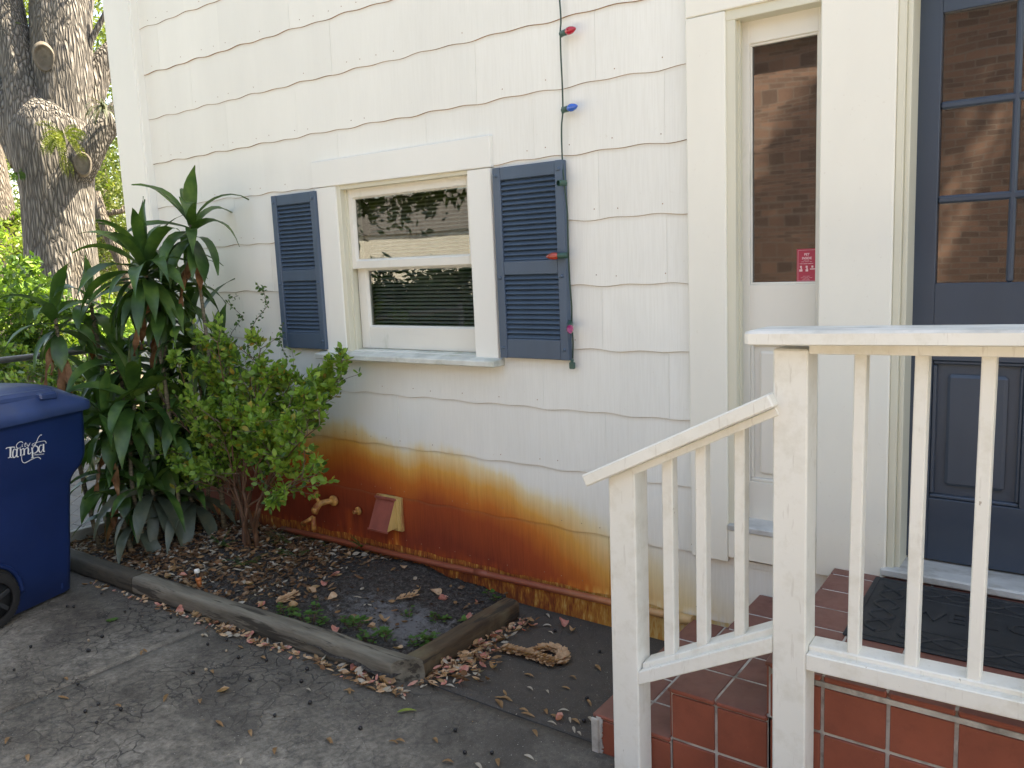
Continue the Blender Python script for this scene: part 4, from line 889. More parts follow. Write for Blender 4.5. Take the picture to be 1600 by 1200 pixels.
secs = [(.004,-.012,-.60,-.012,-.48,.05),(.012,0,-.62,0,-.50,.055),(.20,.022,-.65,.008,-.51,.058),(.40,.045,-.68,.014,-.52,.06),(.54,.064,-.70,.019,-.53,.062),(.565,.070,-.70,.020,-.53,.062),(.59,.092,-.70,.022,-.53,.062),(.625,.135,-.705,.026,-.535,.062),(.66,.158,-.705,.029,-.54,.062),(.70,.168,-.71,.031,-.54,.062),(.88,.178,-.72,.036,-.55,.062),(.905,.180,-.72,.037,-.55,.062),(.906,.192,-.73,.047,-.56,.066),(.925,.194,-.73,.048,-.56,.066)]
bloft(b, secs)
# faint upright ribs in the side
for t0,t1,z1 in ((-.088,-.070,.56),):
    b.hexa([BP(t0,-.01,.03),BP(t0,.0010,.03),BP(t1,.0010,.03),BP(t1,-.01,.03),BP(t0+.03,.0,z1),BP(t0+.03,.0195,z1),BP(t1+.03,.0195,z1),BP(t1+.03,.0,z1)][::1], .002)
body = b.build('body', M['bin'], binr)
# logo, drawn in strokes on the side
lg = MB()
planeP = BP(0,.0330,.75); 
def lp(X_, Y_, off=0):
    d = Vector(ray(X_/12, 660+Y_/12)); o = Vector((0,0,CAMZ)); t = (planeP-o).dot(n_)/d.dot(n_); p = o+d*t
    tt = (p-P0).dot(a_); zz = p.z; qn = .031+(zz-.70)/.18*.005
    return BP(tt, qn+.0012+off, zz)
def stroke(pl, wd):
    """pl: points in the drawing, wd: widths along it"""
    P = [Vector((x,y,0)) for x,y in pl]; S2 = []
    for i in range(len(P)-1):
        p0,p1,p2,p3 = P[max(i-1,0)],P[i],P[i+1],P[min(i+2,len(P)-1)]
        for k in range(5):
            t = k/5; S2.append((.5*((2*p1)+(p2-p0)*t+(2*p0-5*p1+4*p2-p3)*t*t+(3*p1-p0-3*p2+p3)*t**3), (wd[i]*(1-t)+wd[i+1]*t) if hasattr(wd,'__len__') else wd))
    S2.append((P[-1], wd[-1] if hasattr(wd,'__len__') else wd))
    vs = []
    for i,(p,w_) in enumerate(S2):
        d = (S2[min(i+1,len(S2)-1)][0]-S2[max(i-1,0)][0]).normalized(); nn = Vector((-d.y,d.x,0))
        for s in (-1,1): qv = p+nn*w_/2*s; vs.append(lp(qv.x,qv.y))
    lg.add(vs, [(2*i,2*i+1,2*i+3,2*i+2) for i in range(len(S2)-1)])
stroke([(103,497),(125,478),(180,468),(240,462),(275,470)], 17)                      # T bar
stroke([(192,470),(192,560),(188,655)], [34,34,30]); stroke([(145,668),(188,655),(226,660)], 12)
stroke([(300,520),(262,498),(238,560),(240,640),(275,655),(305,600)], [12,14,26,30,16,10]); stroke([(318,492),(312,560),(316,640),(352,640)], [26,30,26,12])   # a
stroke([(380,500),(388,560),(384,630)], [26,28,26]); stroke([(388,530),(430,488),(450,520),(448,605)], [10,16,28,26]); stroke([(452,520),(500,475),(528,500),(526,580),(552,590),(585,560)], [10,16,28,28,14,10])  # m
stroke([(365,498),(386,492)], 12); stroke([(432,612),(466,606)], 11)
stroke([(592,470),(606,560),(612,660)], [26,30,26]); stroke([(580,668),(640,655)], 12)                                                                             # p
stroke([(606,500),(640,445),(690,450),(712,500),(690,550),(640,578),(610,570)], [9,12,20,24,20,10,8])
stroke([(790,430),(752,430),(728,480),(735,545),(770,560),(798,500)], [12,14,26,28,14,10]); stroke([(812,405),(812,470),(816,540),(842,536)], [26,30,26,11])   # a
stroke([(415,380),(400,362),(350,372),(305,420),(308,470),(345,485),(395,455)], [16,12,10,12,13,11,7])                                                              # C
stroke([(412,410),(408,445),(425,455)], 10); stroke([(420,386),(424,382)], 13); stroke([(480,372),(458,445),(478,452)], 10); stroke([(440,408),(495,396)], 8)   # i t
stroke([(500,400),(508,440),(530,430),(560,380)], [9,10,8,9]); stroke([(555,392),(530,450),(505,480)], [9,9,7])                                                 # y
stroke([(622,395),(600,410),(600,438),(625,440),(640,410),(622,395)], 9)                                                                                            # o
stroke([(775,240),(755,235),(720,270),(690,340),(660,410),(640,450)], [15,12,10,12,13,8]); stroke([(640,385),(700,370),(770,355),(830,348),(858,372),(858,395)], [8,9,9,11,13,13])   # f
stroke([(418,600),(404,660),(420,735),(462,758),(520,735),(600,690),(690,655),(740,660),(765,690)], [9,10,12,13,13,12,11,12,12])                                    # swash
for x in (652,672,690,706,724,744,762,780,800,818): stroke([(x,595-(x-650)*.07),(x,622-(x-650)*.12)], 8)
stroke([(650,596),(670,593)], 7); stroke([(684,612),(700,606)], 6); stroke([(735,606),(752,600)], 6); stroke([(790,600),(828,592)], 6)
lg.build('logo_print', M['logo'], body)
b = MB()
bloft(b, [(.905,.205,-.80,.058,-.575,.07),(.915,.210,-.81,.062,-.58,.07),(.945,.208,-.81,.060,-.58,.07),(.958,.196,-.80,.048,-.565,.07),(.990,.150,-.79,.022,-.540,.10),(1.035,.095,-.77,-.02,-.495,.13),(1.058,.02,-.74,-.07,-.44,.14),(1.066,-.10,-.66,-.14,-.37,.12)])
b.hexa([BP(.225,-.14,.918),BP(.262,-.14,.914),BP(.262,-.38,.914),BP(.225,-.38,.918),BP(.225,-.14,.940),BP(.262,-.14,.934),BP(.262,-.38,.934),BP(.225,-.38,.940)][::1], .005)
b.hexa([BP(.01,.035,.985),BP(-.09,.035,.990),BP(-.09,-.01,.995),BP(.01,-.01,.99),BP(.01,.030,1.020),BP(-.09,.030,1.022),BP(-.09,-.01,1.030),BP(.01,-.01,1.028)], .008)
b.hexa([BP(-.62,.01,1.0),BP(.03,.01,.99),BP(.03,-.05,1.0),BP(-.62,-.05,1.01),BP(-.62,.0,1.052),BP(.03,.0,1.030),BP(.03,-.05,1.038),BP(-.62,-.05,1.06)], .015)
lid = b.build('lid', M['binlid'], binr)
b = MB(); b.tube([BP(-.84,-.03,.90),BP(-.86,-.06,.93),BP(-.86,-.45,.93),BP(-.84,-.48,.90)], .015, 10); b.build('handle', M['bin'], binr)
for qc, s in ((.030,1),(-.52,-1)):
    c = BP(-.475, qc, .130); b = MB()
    prof = [(.085,-.024),(.118,-.026),(.128,-.018),(.130,0),(.128,.018),(.118,.026),(.085,.024)]
    b.lathe(prof, c, n_, 40)
    for i in range(40):
        an = 2*PI*i/40; d = a_*math.cos(an)+Vector((0,0,1))*math.sin(an); b.beam(c+d*.126-n_*.018, c+d*.126+n_*.018, .008, .010, 0, 0, d.cross(n_))
    wo = b.build('wheel', M['tyre'], binr)
    b = MB(); b.lathe([(.0,.016),(.02,.016),(.024,.010),(.03,.004),(.088,.006),(.088,-.006),(0,-.006)], c, n_*s, 24)
    for i in range(6):
        an = 2*PI*i/6+.3; d = a_*math.cos(an)+Vector((0,0,1))*math.sin(an); b.beam(c+d*.02+n_*s*.010, c+d*.086+n_*s*.010, .020, .010, 0, .002, d.cross(n_))
    b.build('rim', M['hub'], wo)
b = MB(); ps = []
for i in range(15):
    an = math.radians(-8+118*i/14); ps.append(BP(-.475+.158*math.cos(an), .024, .130+.158*math.sin(an)))
b.tube(ps, .012, 8); b.build('wheel_arch', M['bin'], binr)
b = MB(); b.lathe([(.0,0),(.150,0)], BP(-.475,.0165,.130), n_, 30); b.build('wheel_well_shade', M['dark'], binr)  # flat dark disc paints the shade of the wheel recess
# ================================================================= CHAIN LINK FENCE
fx0 = -5.02
fen = empty('chain_link_fence', (fx0, 1.6, 0), 'low chain-link fence with a grey board along its foot, between house corner and cart', 'fence')
f = MB(); ya, yb_, z0, z1 = .2, 2.88, .10, 1.12; s = .056
def zig(y, ph):
    p = []; z = z0; k = ph
    while z <= z1+.001: p.append((fx0+(.004 if k%2 else -.004), y+(s/2 if k%2 else -s/2), z)); z += s*.55; k += 1
    return p
y = ya; k = 0
while y < yb_: f.tube(zig(y,k), .0014, 4, caps=False); y += s; k += 1
f.build('chain_link_mesh', M['galv'], fen)
f = MB(); f.tube([(fx0,ya,z1+.02),(fx0,yb_,z1+.02)], .018, 8); f.build('top_rail', M['galv'], fen)
for yy in (.2,2.86): f = MB(); f.tube([(fx0,yy,0),(fx0,yy,1.2)], .024, 10); f.build('post', M['galv'], fen)
f = MB(); f.hexa([(fx0+.02,.3,.02),(fx0+.06,.3,.02),(fx0+.06,2.90,.02),(fx0+.02,2.90,.02),(fx0+.02,.3,.105),(fx0+.06,.3,.105),(fx0+.06,2.90,.105),(fx0+.02,2.90,.105)], .004); f.build('foot_board', M['greyboard'], fen)
# ================================================================= LANDSCAPE TIMBERS
def timber(a, b, w, h, mat, label, seed, mitre_a=0, mitre_b=0, flat=True):
    a, b = Vector(a), Vector(b); L_ = (b-a).length; d = (b-a).normalized(); sd_ = Vector((-d.y,d.x,0)); n = max(4,int(L_/.02)); K = 16
    q = MB(); vs = []
    for i in range(n+1):
        t = i/n
        for k in range(K):
            an = 2*PI*(k+.5)/K; cx, cz = math.cos(an), math.sin(an)
            e_ = .42
            px = math.copysign(abs(cx)**e_, cx)*w/2; pz_ = math.copysign(abs(cz)**e_, cz)*h/2
            nn = mnoise.noise(Vector((t*L_*3+seed, cx*1.2, cz*1.2)))*.006+mnoise.noise(Vector((t*L_*14+seed, cx*3, cz*3)))*.0025
            px += cx*nn; pz_ += cz*nn
            tt = t*L_+(px*mitre_a*(1-t))+(px*mitre_b*t)
            p = a+d*tt+sd_*px+Vector((0,0,h/2+pz_-.006)); vs.append(p)
    q.add(vs, [(i*K+k,i*K+(k+1)%K,(i+1)*K+(k+1)%K,(i+1)*K+k) for i in range(n) for k in range(K)], 0, True)
    q.add(vs[:K], [tuple(reversed(range(K)))]); q.add(vs[-K:], [tuple(range(K))])
    o = q.build('landscape_timber', mat); tag(o, label, 'timber', 'timbers edging the planting bed'); return o
timber((-4.95,2.052,0),(-3.985,2.066,0),.088,.092,M['timber_dark'],'blackened edging timber that starts beside the blue cart',1.0)
timber((-3.978,2.068,0),(-2.185,2.128,0),.090,.092,M['timber'],'long weathered grey edging timber with a knot, parallel to the house wall',5.0,0,1.0)
timber((-2.185,2.132,0),(-2.200,2.800,0),.090,.090,M['timber2'],'short brown rounded edging timber pointing to the wall',9.0,-1.0,0)
q = MB(); kp = onY(507,1023,2.045); 
# ================================================================= LEAVES (helpers)
def leaf_strip(mb, p, d, up, L_, w, droop=.5, segs=7, fold=.25, twist=0, wavy=.0, mi=0, prof=None, rng=random):
    """arching strap leaf starting at p in direction d"""
    p = Vector(p); d = Vector(d).normalized(); side = d.cross(Vector((0,0,1)))
    if side.length < .05: side = Vector((rng.uniform(-1,1),rng.uniform(-1,1),0))
    side.normalize(); side.rotate(Matrix.Rotation(twist,3,d)) if twist else None
    vs = []; st = L_/segs; ph = rng.uniform(0,6)
    for i in range(segs+1):
        t = i/segs; wd = w*(prof(t) if prof else (math.sin(PI*min(1,(t*.80+.12)))**.8)*(1-max(0,(t-.62)/.38)**1.6*.93))
        n = side.cross(d).normalized(); off = wavy*w*math.sin(t*9+ph)
        vs += [p-side*wd/2+n*(fold*wd/2+off), p, p+side*wd/2+n*(fold*wd/2-off)]
        d = (d+Vector((0,0,-droop*st/L_*(.4+1.5*t)))).normalized(); p = p+d*st
        side = (side-d*side.dot(d)).normalized()
    mb.add(vs, [(i*3+j,(i+1)*3+j,(i+1)*3+j+1,i*3+j+1) for i in range(segs) for j in (0,1)], mi, True)
def small_leaf(mb, p, d, nrm, L_, w, cup=.2, mi=0):
    p = Vector(p); d = Vector(d).normalized(); nrm = Vector(nrm); s = d.cross(nrm)
    if s.length < .01: s = d.cross(Vector((.3,.5,.8)))
    s.normalize(); n = s.cross(d)
    c1 = p+d*L_*.35-n*cup*L_*.25; c2 = p+d*L_*.72-n*cup*L_*.25
    mb.add([p, p+d*L_*.28+s*w*.40, p+d*L_*.62+s*w*.44, p+d*L_, p+d*L_*.62-s*w*.44, p+d*L_*.28-s*w*.40, c1, c2],
           [(0,6,1),(1,6,7,2),(2,7,3),(0,5,6),(5,4,7,6),(4,3,7)], mi, True)
def rdir(r, zmin=-1, zmax=1):
    z = r.uniform(zmin,zmax); a = r.uniform(0,2*PI); h = math.sqrt(max(0,1-z*z)); return Vector((h*math.cos(a),h*math.sin(a),z))
# ================================================================= DRACAENAS in the corner of the bed
DR = [  # head pixel, depth row y, leaves, length, stem lean, label
 (298,350,2.64,15,.37,1,'tallest dracaena cane with an open green head against the white wall'),
 (226,418,2.44,34,.40,1,'fullest dracaena head, hanging broad leaves in front of the house corner'),
 (262,455,2.58,20,.36,1,'dracaena head half hidden behind the fullest one, right of the house corner'),
 (86,492,2.14,11,.33,2,'leftmost dracaena head with long brown dead leaves hanging below'),
 (141,470,2.34,9,.30,1,'small thin dracaena head in front of the oak trunk'),
 (182,560,2.40,18,.38,0,'mid-height dracaena with spreading dark leaves behind the blue cart'),
 (300,528,2.66,16,.38,0,'dracaena head just above the light green shrub'),
 (345,565,2.78,11,.34,0,'dracaena head nearest the left shutter'),
 (212,620,2.36,20,.40,0,'dark dracaena with wide leaves above the shrub\'s left edge'),
 (165,655,2.22,13,.34,1,'dracaena with a curved ringed cane leaning over the cart lid'),
 (240,690,2.46,18,.38,0,'dracaena in the deep shade left of the light green shrub'),
 (290,640,2.62,15,.36,0,'dracaena hidden behind the shrub foliage'),
 (182,735,2.30,13,.34,1,'low dracaena beside the chain-link fence with shrivelled brown leaves'),
 (238,765,2.38,24,.40,3,'lowest dracaena with greyish leaves drooping onto the leaf litter'),
 (295,770,2.58,14,.38,3,'low dracaena behind the shrub stems'),
 (205,690,2.50,20,.40,0,'dark dracaena deep in the middle of the clump'),
 (150,610,2.42,16,.36,0,'dracaena just right of the cart lid with leaves reaching over it'),
 (262,590,2.60,18,.38,0,'dracaena with glossy leaves directly under the fullest head'),
 (215,805,2.34,14,.34,3,'short dracaena nearest the long timber with drooping old leaves'),
 (265,720,2.66,18,.38,0,'dracaena between the shrub and the wall in deep shade'),
 (338,620,2.80,12,.34,0,'dracaena against the wall behind the top of the shrub'),
]
rng = random.Random(11)
for (u,v,yy,nl,LL,kind,lab) in DR:
    nl = int(nl*1.35)
    head = onY(u,v,yy); base = Vector((max(-4.86,min(-4.0,head.x+rng.uniform(-.10,.14))), min(2.86,max(2.20,yy+rng.uniform(-.06,.08))), 0)); base.z = soil_z(base.x,base.y)-.01
    t_ = empty('dracaena', base, lab, 'dracaena plant', 'dracaena canes in the corner of the bed')
    pts = []; bend = Vector((rng.uniform(-.05,.05),rng.uniform(-.04,.04),0))
    for i in range(9):
        t = i/8; pts.append(base.lerp(head, t)+bend*math.sin(PI*t))
    q = MB(); q.tube(pts, [.013-.003*i/8 for i in range(9)], 8, rfun=lambda i,a,p: 1+.12*math.sin(p.z*260)); q.build('stem', M['stem'], t_)
    lv = MB()
    hd_d = (pts[-1]-pts[-2]).normalized()
    for i in range(nl):
        f_ = i/(nl-1); el = math.radians(82-115*f_**.8+rng.uniform(-10,10)); az_ = i*2.399+rng.uniform(-.3,.3)
        d = Vector((math.cos(el)*math.cos(az_), math.cos(el)*math.sin(az_), math.sin(el)))
        p = head-hd_d*.13*f_+Vector((0,0,.02))
        if yy+ d.y*LL > 2.90: d.y *= -.3 if d.y > 0 else 1
        L_ = LL*(.62+.38*math.sin(PI*min(1,f_*.9+.15)))*rng.uniform(.85,1.1)
        mi = 0
        if kind == 3 and f_ > .45: mi = 1
        elif rng.random() < .045*f_: mi = 2
        leaf_strip(lv, p, d, None, L_*1.12, .074*rng.uniform(.75,1.15), droop=2.2*rng.uniform(.7,1.3)*(.5+.7*f_), segs=8, fold=.30, twist=rng.uniform(-.5,.5), wavy=.06, mi=mi, rng=rng)
    lv.build('leaves', [M['dracaena'],M['dracaena_old'],M['yellowing']], t_)
    if kind in (1,2):
        dl = MB(); nd_ = 3 if kind == 1 else 5
        for i in range(nd_):
            az_ = rng.uniform(0,2*PI); p = head-hd_d*(.13+.03*i)
            leaf_strip(dl, p, (math.cos(az_)*.5,-abs(math.sin(az_))*.5,-.35), None, LL*rng.uniform(.55,.95), .040, droop=3.2, segs=9, fold=-.7, twist=rng.uniform(-1,1), wavy=.35, rng=rng)
        dl.build('dead_leaves', M['dead'], t_)
# big dead leaf bundle hanging under the tallest head belongs to it: part of its dead_leaves above
# ================================================================= SHRUB
rng = random.Random(5)
sb_ = Vector((-3.80,2.60,0)); sb_.z = soil_z(sb_.x,sb_.y)-.01
shr = empty('shrub', sb_, 'light green small-leaved shrub with many reddish stems in front of the rust-stained wall', 'shrub')
br = MB(); lf = MB()
crown = []
def grow(p, d, L_, r, depth):
    n = 6; pts = [p.copy()]; 
    for i in range(n):
        d = (d+Vector((rng.uniform(-.14,.14),rng.uniform(-.12,.12),rng.uniform(-.04,.10)))).normalized(); p = p+d*L_/n
        if p.y > 2.88: p.y = 2.88; d.y = -.2
        if p.y < 2.15: p.y = 2.15; d.y = .2
        pts.append(p.copy())
    br.tube(pts, [r*(1-.55*i/n) for i in range(n+1)], 5, mi=0 if depth == 0 else 1, caps=False)
    if depth < 2:
        for i in range(2 if depth else 3, n+1):
            for _ in range(2 if depth == 0 else (2 if rng.random() < .65 else 1)):
                dd = (d+Vector((rng.uniform(-1,1),rng.uniform(-.8,.7),rng.uniform(-.25,.75)))).normalized()
                grow(pts[i].copy(), dd, L_*rng.uniform(.28,.46), r*.45, depth+1)
    if depth >= 1:
        for i in range(1, n+1):
            for _ in range(2 if rng.random() < .45 else 1):
                if pts[i].z < .30+.25*max(0,1-abs(pts[i].x+3.75)/.45): continue
                a = pts[i]; ld = (d+rdir(rng)*1.1).normalized(); s = rng.uniform(.022,.046)
                small_leaf(lf, a+ld*.006, ld, rdir(rng,.1,1), s, s*.62, rng.uniform(-.1,.5), 0 if rng.random() < .82 else (1 if rng.random() < .75 else 2))
tips = [(335,600),(300,640),(262,690),(250,620),(280,580),(320,560),(360,575),(395,560),(420,590),(455,600),(500,625),(475,640),(440,655),(410,620),(375,620),(345,660),(310,700),(270,740),(300,750),(340,740),(470,760),(430,700),(390,660),(520,610),(240,650)]
tips += [(225,605),(238,560),(300,545),(515,600),(498,665),(530,590),(410,545),(255,700),(485,745),(340,535)]
tips.sort(key=lambda a: a[0])
HUB = []
for i in range(9):
    fx_ = (i-4)/4; HUB.append(sb_+Vector((.20*fx_+rng.uniform(-.03,.03), rng.uniform(-.09,.08), .26+.08*rng.random()-.05*abs(fx_))))
    b_ = sb_+Vector((.05*fx_+rng.uniform(-.03,.03), rng.uniform(-.04,.04), -.01)); m_ = (b_+HUB[-1])/2+Vector((-.03*fx_+rng.uniform(-.015,.015),rng.uniform(-.01,.01),0))
    br.tube([b_, b_.lerp(m_,.5)+Vector((0,0,.005)), m_, m_.lerp(HUB[-1],.5), HUB[-1]], [.013,.012,.0105,.009,.008] if i % 2 else [.009,.0085,.008,.007,.006], 7)
for i,(u,v) in enumerate(tips):
    tgt = onY(u,v,2.60+rng.uniform(-.22,.16)); b0 = HUB[min(8,int(i*9/len(tips)))]; hb = b0
    d = tgt-b0; L_ = d.length*.97; d.normalize(); d = (d+Vector((-d.x*.35,-d.y*.3,.25))).normalized()
    # trunk-like stem that bends outwards to its tip
    pts = [b0]; mid = b0+(tgt-b0)*.5+Vector((-(tgt.x-b0.x)*.12,0,.03))
    for k in range(1,9):
        t = k/8; pts.append(b0*(1-t)**2+mid*2*t*(1-t)+tgt*t*t+Vector((rng.uniform(-.008,.008),rng.uniform(-.008,.008),0)))
    r0 = rng.uniform(.0045,.007); br.tube(pts, [r0*(1-.7*k/8) for k in range(9)], 6, caps=False)
    for k in range(2,9):
        dd0 = (pts[k]-pts[k-1]).normalized()
        for _ in range(2 if k > 3 else 1):
            dd = (dd0*.7+Vector((rng.uniform(-1,1),rng.uniform(-.8,.7),rng.uniform(-.5,.6)))).normalized()
            grow(pts[k].copy(), dd, rng.uniform(.08,.19), .0022, 1 if rng.random() < .33 else 2)
br.build('branches', [M['twig'],M['twig_grey']], shr); lf.build('leaves', [M['shrub'],M['shrub_dark'],M['yellowing']], shr)
# thin climbing sprigs against the wall, left of the shutter and below it
for (path, lab) in (([(392,560),(385,530),(400,500),(418,478),(412,455),(402,445)],'thin sprig climbing the wall left of the shutter'),
                    ([(440,600),(448,560),(436,530),(442,505)],'thin sprig against the lower edge of the left shutter'),
                    ([(350,560),(362,520),(380,495),(352,470),(372,462)],'thin sprig between the tall dracaena and the shutter')):
    pts = [onY(u,v,2.86) for u,v in path]
    t_ = empty('climbing_sprig', pts[0], lab, 'sprig', 'sprigs climbing the wall'); q = MB(); q.tube(pts, .0018, 5, caps=False); q.build('stem', M['twig_grey'], t_)
    q = MB()
    for a,b in zip(pts[:-1],pts[1:]):
        for k in range(7):
            p = a.lerp(b, k/7); s = rng.uniform(.016,.032); ld = rdir(rng); ld.y = -abs(ld.y)*.4; small_leaf(q, p, ld, rdir(rng,.1,1), s, s*.62)
            p2 = p+rdir(rng)*.02; p2.y = min(p2.y,2.9); small_leaf(q, p2, rdir(rng), rdir(rng,.1,1), s*.8, s*.5)
    q.build('leaves', M['shrub_dark'], t_)
# ================================================================= WEEDS and ferny sprigs in the bed
def weed(u, v, n, spread, lab, ls_=.026, mat='weed'):
    p0 = onZ(u,v,.05); p0 = onZ(u,v,soil_z(p0.x,p0.y)); p0.y = max(p0.y,2.20)
    t_ = empty('weed', p0, lab, 'weed', 'green weeds in the bed'); q = MB(); sm_ = MB()
    for i in range(n):
        a = rng.uniform(0,2*PI); r = spread*math.sqrt(rng.random()); h = rng.uniform(.012,.055)
        c = p0+Vector((r*math.cos(a),r*math.sin(a)*.6,h)); sm_.tube([p0+Vector((r*.5*math.cos(a),r*.3*math.sin(a),-.01)), c], .0012, 4, caps=False)
        for k in range(rng.choice([2,3,4])):
            d = rdir(rng,-.1,.45); s = ls_*rng.uniform(.6,1.2); small_leaf(q, c+d*.004+Vector((0,0,-.004*k)), d, (0,0,1), s, s*.72, .25)
    q.build('leaves', M[mat], t_); sm_.build('stem', M['twig'], t_)
W = [(430,962,4,.03,'small weed seedling by the long timber, leftmost of the weeds'),(452,967,10,.06,'leafy green weed behind the long timber, second from the left'),(483,976,20,.08,'broad low weed clump behind the long timber left of its knot'),
     (494,953,4,.03,'small dark weed just behind the broad clump'),(553,980,16,.07,'weed clump with mottled leaves mid-way along the long timber'),(577,1003,9,.05,'weed sprawling against the timber edge right of the knot'),(603,1002,13,.06,'weed trailing on the grey ash soil'),
     (662,1010,20,.075,'largest weed clump, in the corner where the two timbers meet'),(688,972,10,.05,'upright weed on the ash near the short timber'),(722,980,3,.025,'tiny weed against the short timber'),(771,942,4,.03,'weed seedling at the wall end of the short timber'),(640,965,4,.03,'tiny seedling on the ashy soil')]
for a in W: weed(*a)
def ferny(u, v, n, lab, L0=.10):
    p0 = onZ(u,v,.06); p0 = onZ(u,v,soil_z(p0.x,p0.y)); q = MB()
    for i in range(n):
        d = rdir(rng,.25,.9); L_ = L0*rng.uniform(.6,1.2); pts = [p0+Vector((rng.uniform(-.05,.05),rng.uniform(-.03,.03),0))]
        for k in range(8): d = (d+Vector((0,0,-.09))).normalized(); pts.append(pts[-1]+d*L_/8)
        q.tube(pts, .0008, 3, caps=False)
        for k in range(1,9):
            s = d.cross(Vector((0,0,1))).normalized()
            for sg in (-1,1): ld = (s*sg+d*.4).normalized(); small_leaf(q, pts[k], ld, (0,0,1), .018*(1-.07*k), .006, 0)
    o = q.build('fern_sprig', M['shrub_dark']); o.data.update(); tag(o, lab, 'fern', 'ferny sprigs at the foot of the shrub')
ferny(345,848,8,'ferny sprig left of the shrub stems'); ferny(440,850,14,'thick ferny sprig right of the shrub stems',.12); ferny(478,840,9,'ferny sprig near the hose tap'); ferny(505,845,7,'ferny sprig under the hose tap spout'); ferny(385,880,8,'ferny sprig in front of the shrub stems'); ferny(460,868,7,'low ferny sprig on the leaf litter')
q = MB(); p0 = Vector((-3.26,2.90,.10))
for i in range(7): d = rdir(rng,.3,.9); d.y = -abs(d.y)*.4; leaf_strip(q, p0, d, None, .09, .010, .8, 5, rng=rng)
tag(q.build('weed_grass', M['weed']), 'narrow-leaved weed growing beside the small pipe stub on the wall', 'weed')
# ================================================================= STUB PIPE
pb = onZ(312,916,.06); t_ = empty('sprinkler_stub', pb, 'short orange-stained pipe stub with a white cap in the bed', 'pipe stub')
q = MB(); q.tube([pb-Vector((0,0,.02)), pb+Vector((-.004,0,.045))], .011, 12); q.lathe([(.011,0),(.014,.002),(.014,.014),(.012,.016)], pb+Vector((-.004,0,.026)), (-.05,0,1), 12); q.build('pipe', M['stub'], t_)
q = MB(); q.tube([pb+Vector((-.005,0,.04)), pb+Vector((-.010,0,.068))], .0075, 10); q.build('riser', M['hub'], t_)
q = MB(); q.lathe([(.0,.020),(.011,.019),(.013,.016),(.013,.001),(.010,0)], pb+Vector((-.010,0,.066)), (-.08,0,1), 14); q.build('cap', M['cap'], t_)
# ================================================================= DRY LEAVES
rng = random.Random(21)
def dry_leaf_mesh(name, L_, w, curl, mat, twist=.3):
    q = MB(); vs = []; n = 6
    for i in range(n+1):
        t = i/n; ww = w*math.sin(PI*min(1,t*.93+.05))**.8/2; z = curl*L_*(math.sin(PI*t)*.5)+.002; tw = twist*(t-.5)
        vs += [((t-.5)*L_, -ww, z+ww*(.5+tw)), ((t-.5)*L_, 0, z), ((t-.5)*L_, ww, z+ww*(.5-tw))]
    q.add(vs, [(i*3+j,(i+1)*3+j,(i+1)*3+j+1,i*3+j+1) for i in range(n) for j in (0,1)], 0, True)
    o = q.build(name, M[mat]); return o
def petal_mesh(name, r, cup, mat, point=.3):
    q = MB(); vs = [(0,0,.001)]; K = 10
    for ring_ in (.55,1):
        for k in range(K):
            a = 2*PI*k/K; rr = r*ring_*(1+point*max(0,math.cos(a))**4*ring_)*(1+.10*math.sin(3*a+1)); vs.append((rr*math.cos(a), rr*math.sin(a)*.86, cup*r*ring_**2*(1+.5*math.sin(2*a))+.001))
    q.add(vs, [(0,1+k,1+(k+1)%K) for k in range(K)]+[(1+k,1+K+k,1+K+(k+1)%K,1+(k+1)%K) for k in range(K)], 0, True)
    return q.build(name, M[mat])
def put(src, first, p, rz, tilt, sc, label, cat, grp):
    o = src if first else src.copy()
    if not first: COL.objects.link(o)
    o.location = p; o.rotation_euler = (tilt*rng.uniform(-1,1), tilt*rng.uniform(-1,1), rz); o.scale = (sc,sc,sc); tag(o, label+' '+region(p), cat, grp+' '+region(p)); return o
def ground_z(x, y):
    if -4.95 < x < -2.24 and y > 2.11: return soil_z(x,y)+.003
    if y > 2.14 and x > -2.3: return .002
    return .002
def region(p):
    if p.z > .02 or (p.y > 2.2 and p.x < -2.25):
        if p.x < -3.3: return 'in the leaf litter end of the bed'
        return 'on the dark soil near the house wall' if p.y > 2.55 else 'on the soil just behind the timbers'
    if p.x > -2.3 and p.y > 2.16: return 'on the dark slab between the short timber and the wall' if p.x < -1.75 else 'on the dark slab beside the rust-stained wall near the railing'
    if p.y > 1.9: return 'beside the front of the long timber' if p.x < -2.1 else 'on the concrete left of the tiled steps'
    if p.x < -3.32: return 'on the slab between the cart and the joint'
    if p.y < 1.45: return 'on the cracked concrete near the lower edge of the picture'
    return 'on the open grey concrete in front of the long timber'
def gp(u, v):
    p = onZ(u,v,0)
    if -4.95 < p.x < -2.26 and p.y > 2.16: p = onZ(u,v,.05); p = onZ(u,v,soil_z(p.x,p.y)+.003)
    else: p.z = slab_h(p.x,p.y)+.003
    return p
src = {('leaf',k): None for k in range(4)}
leafspec = [(.050,.013,.12,'dry_tan'),(.042,.014,.25,'dry_tan'),(.048,.012,-.05,'dry_tan'),(.036,.011,.2,'dry_grey')]
T2 = lambda X_,Y_: (400+.3125*X_, 820+.3125*Y_); T1 = lambda X_,Y_: (100+X_/4, 820+Y_/4); T4 = lambda X_,Y_: (500+X_/3.2, 1000+Y_/3.2); T3 = lambda X_,Y_: (X_*.375, 880+Y_*.375)
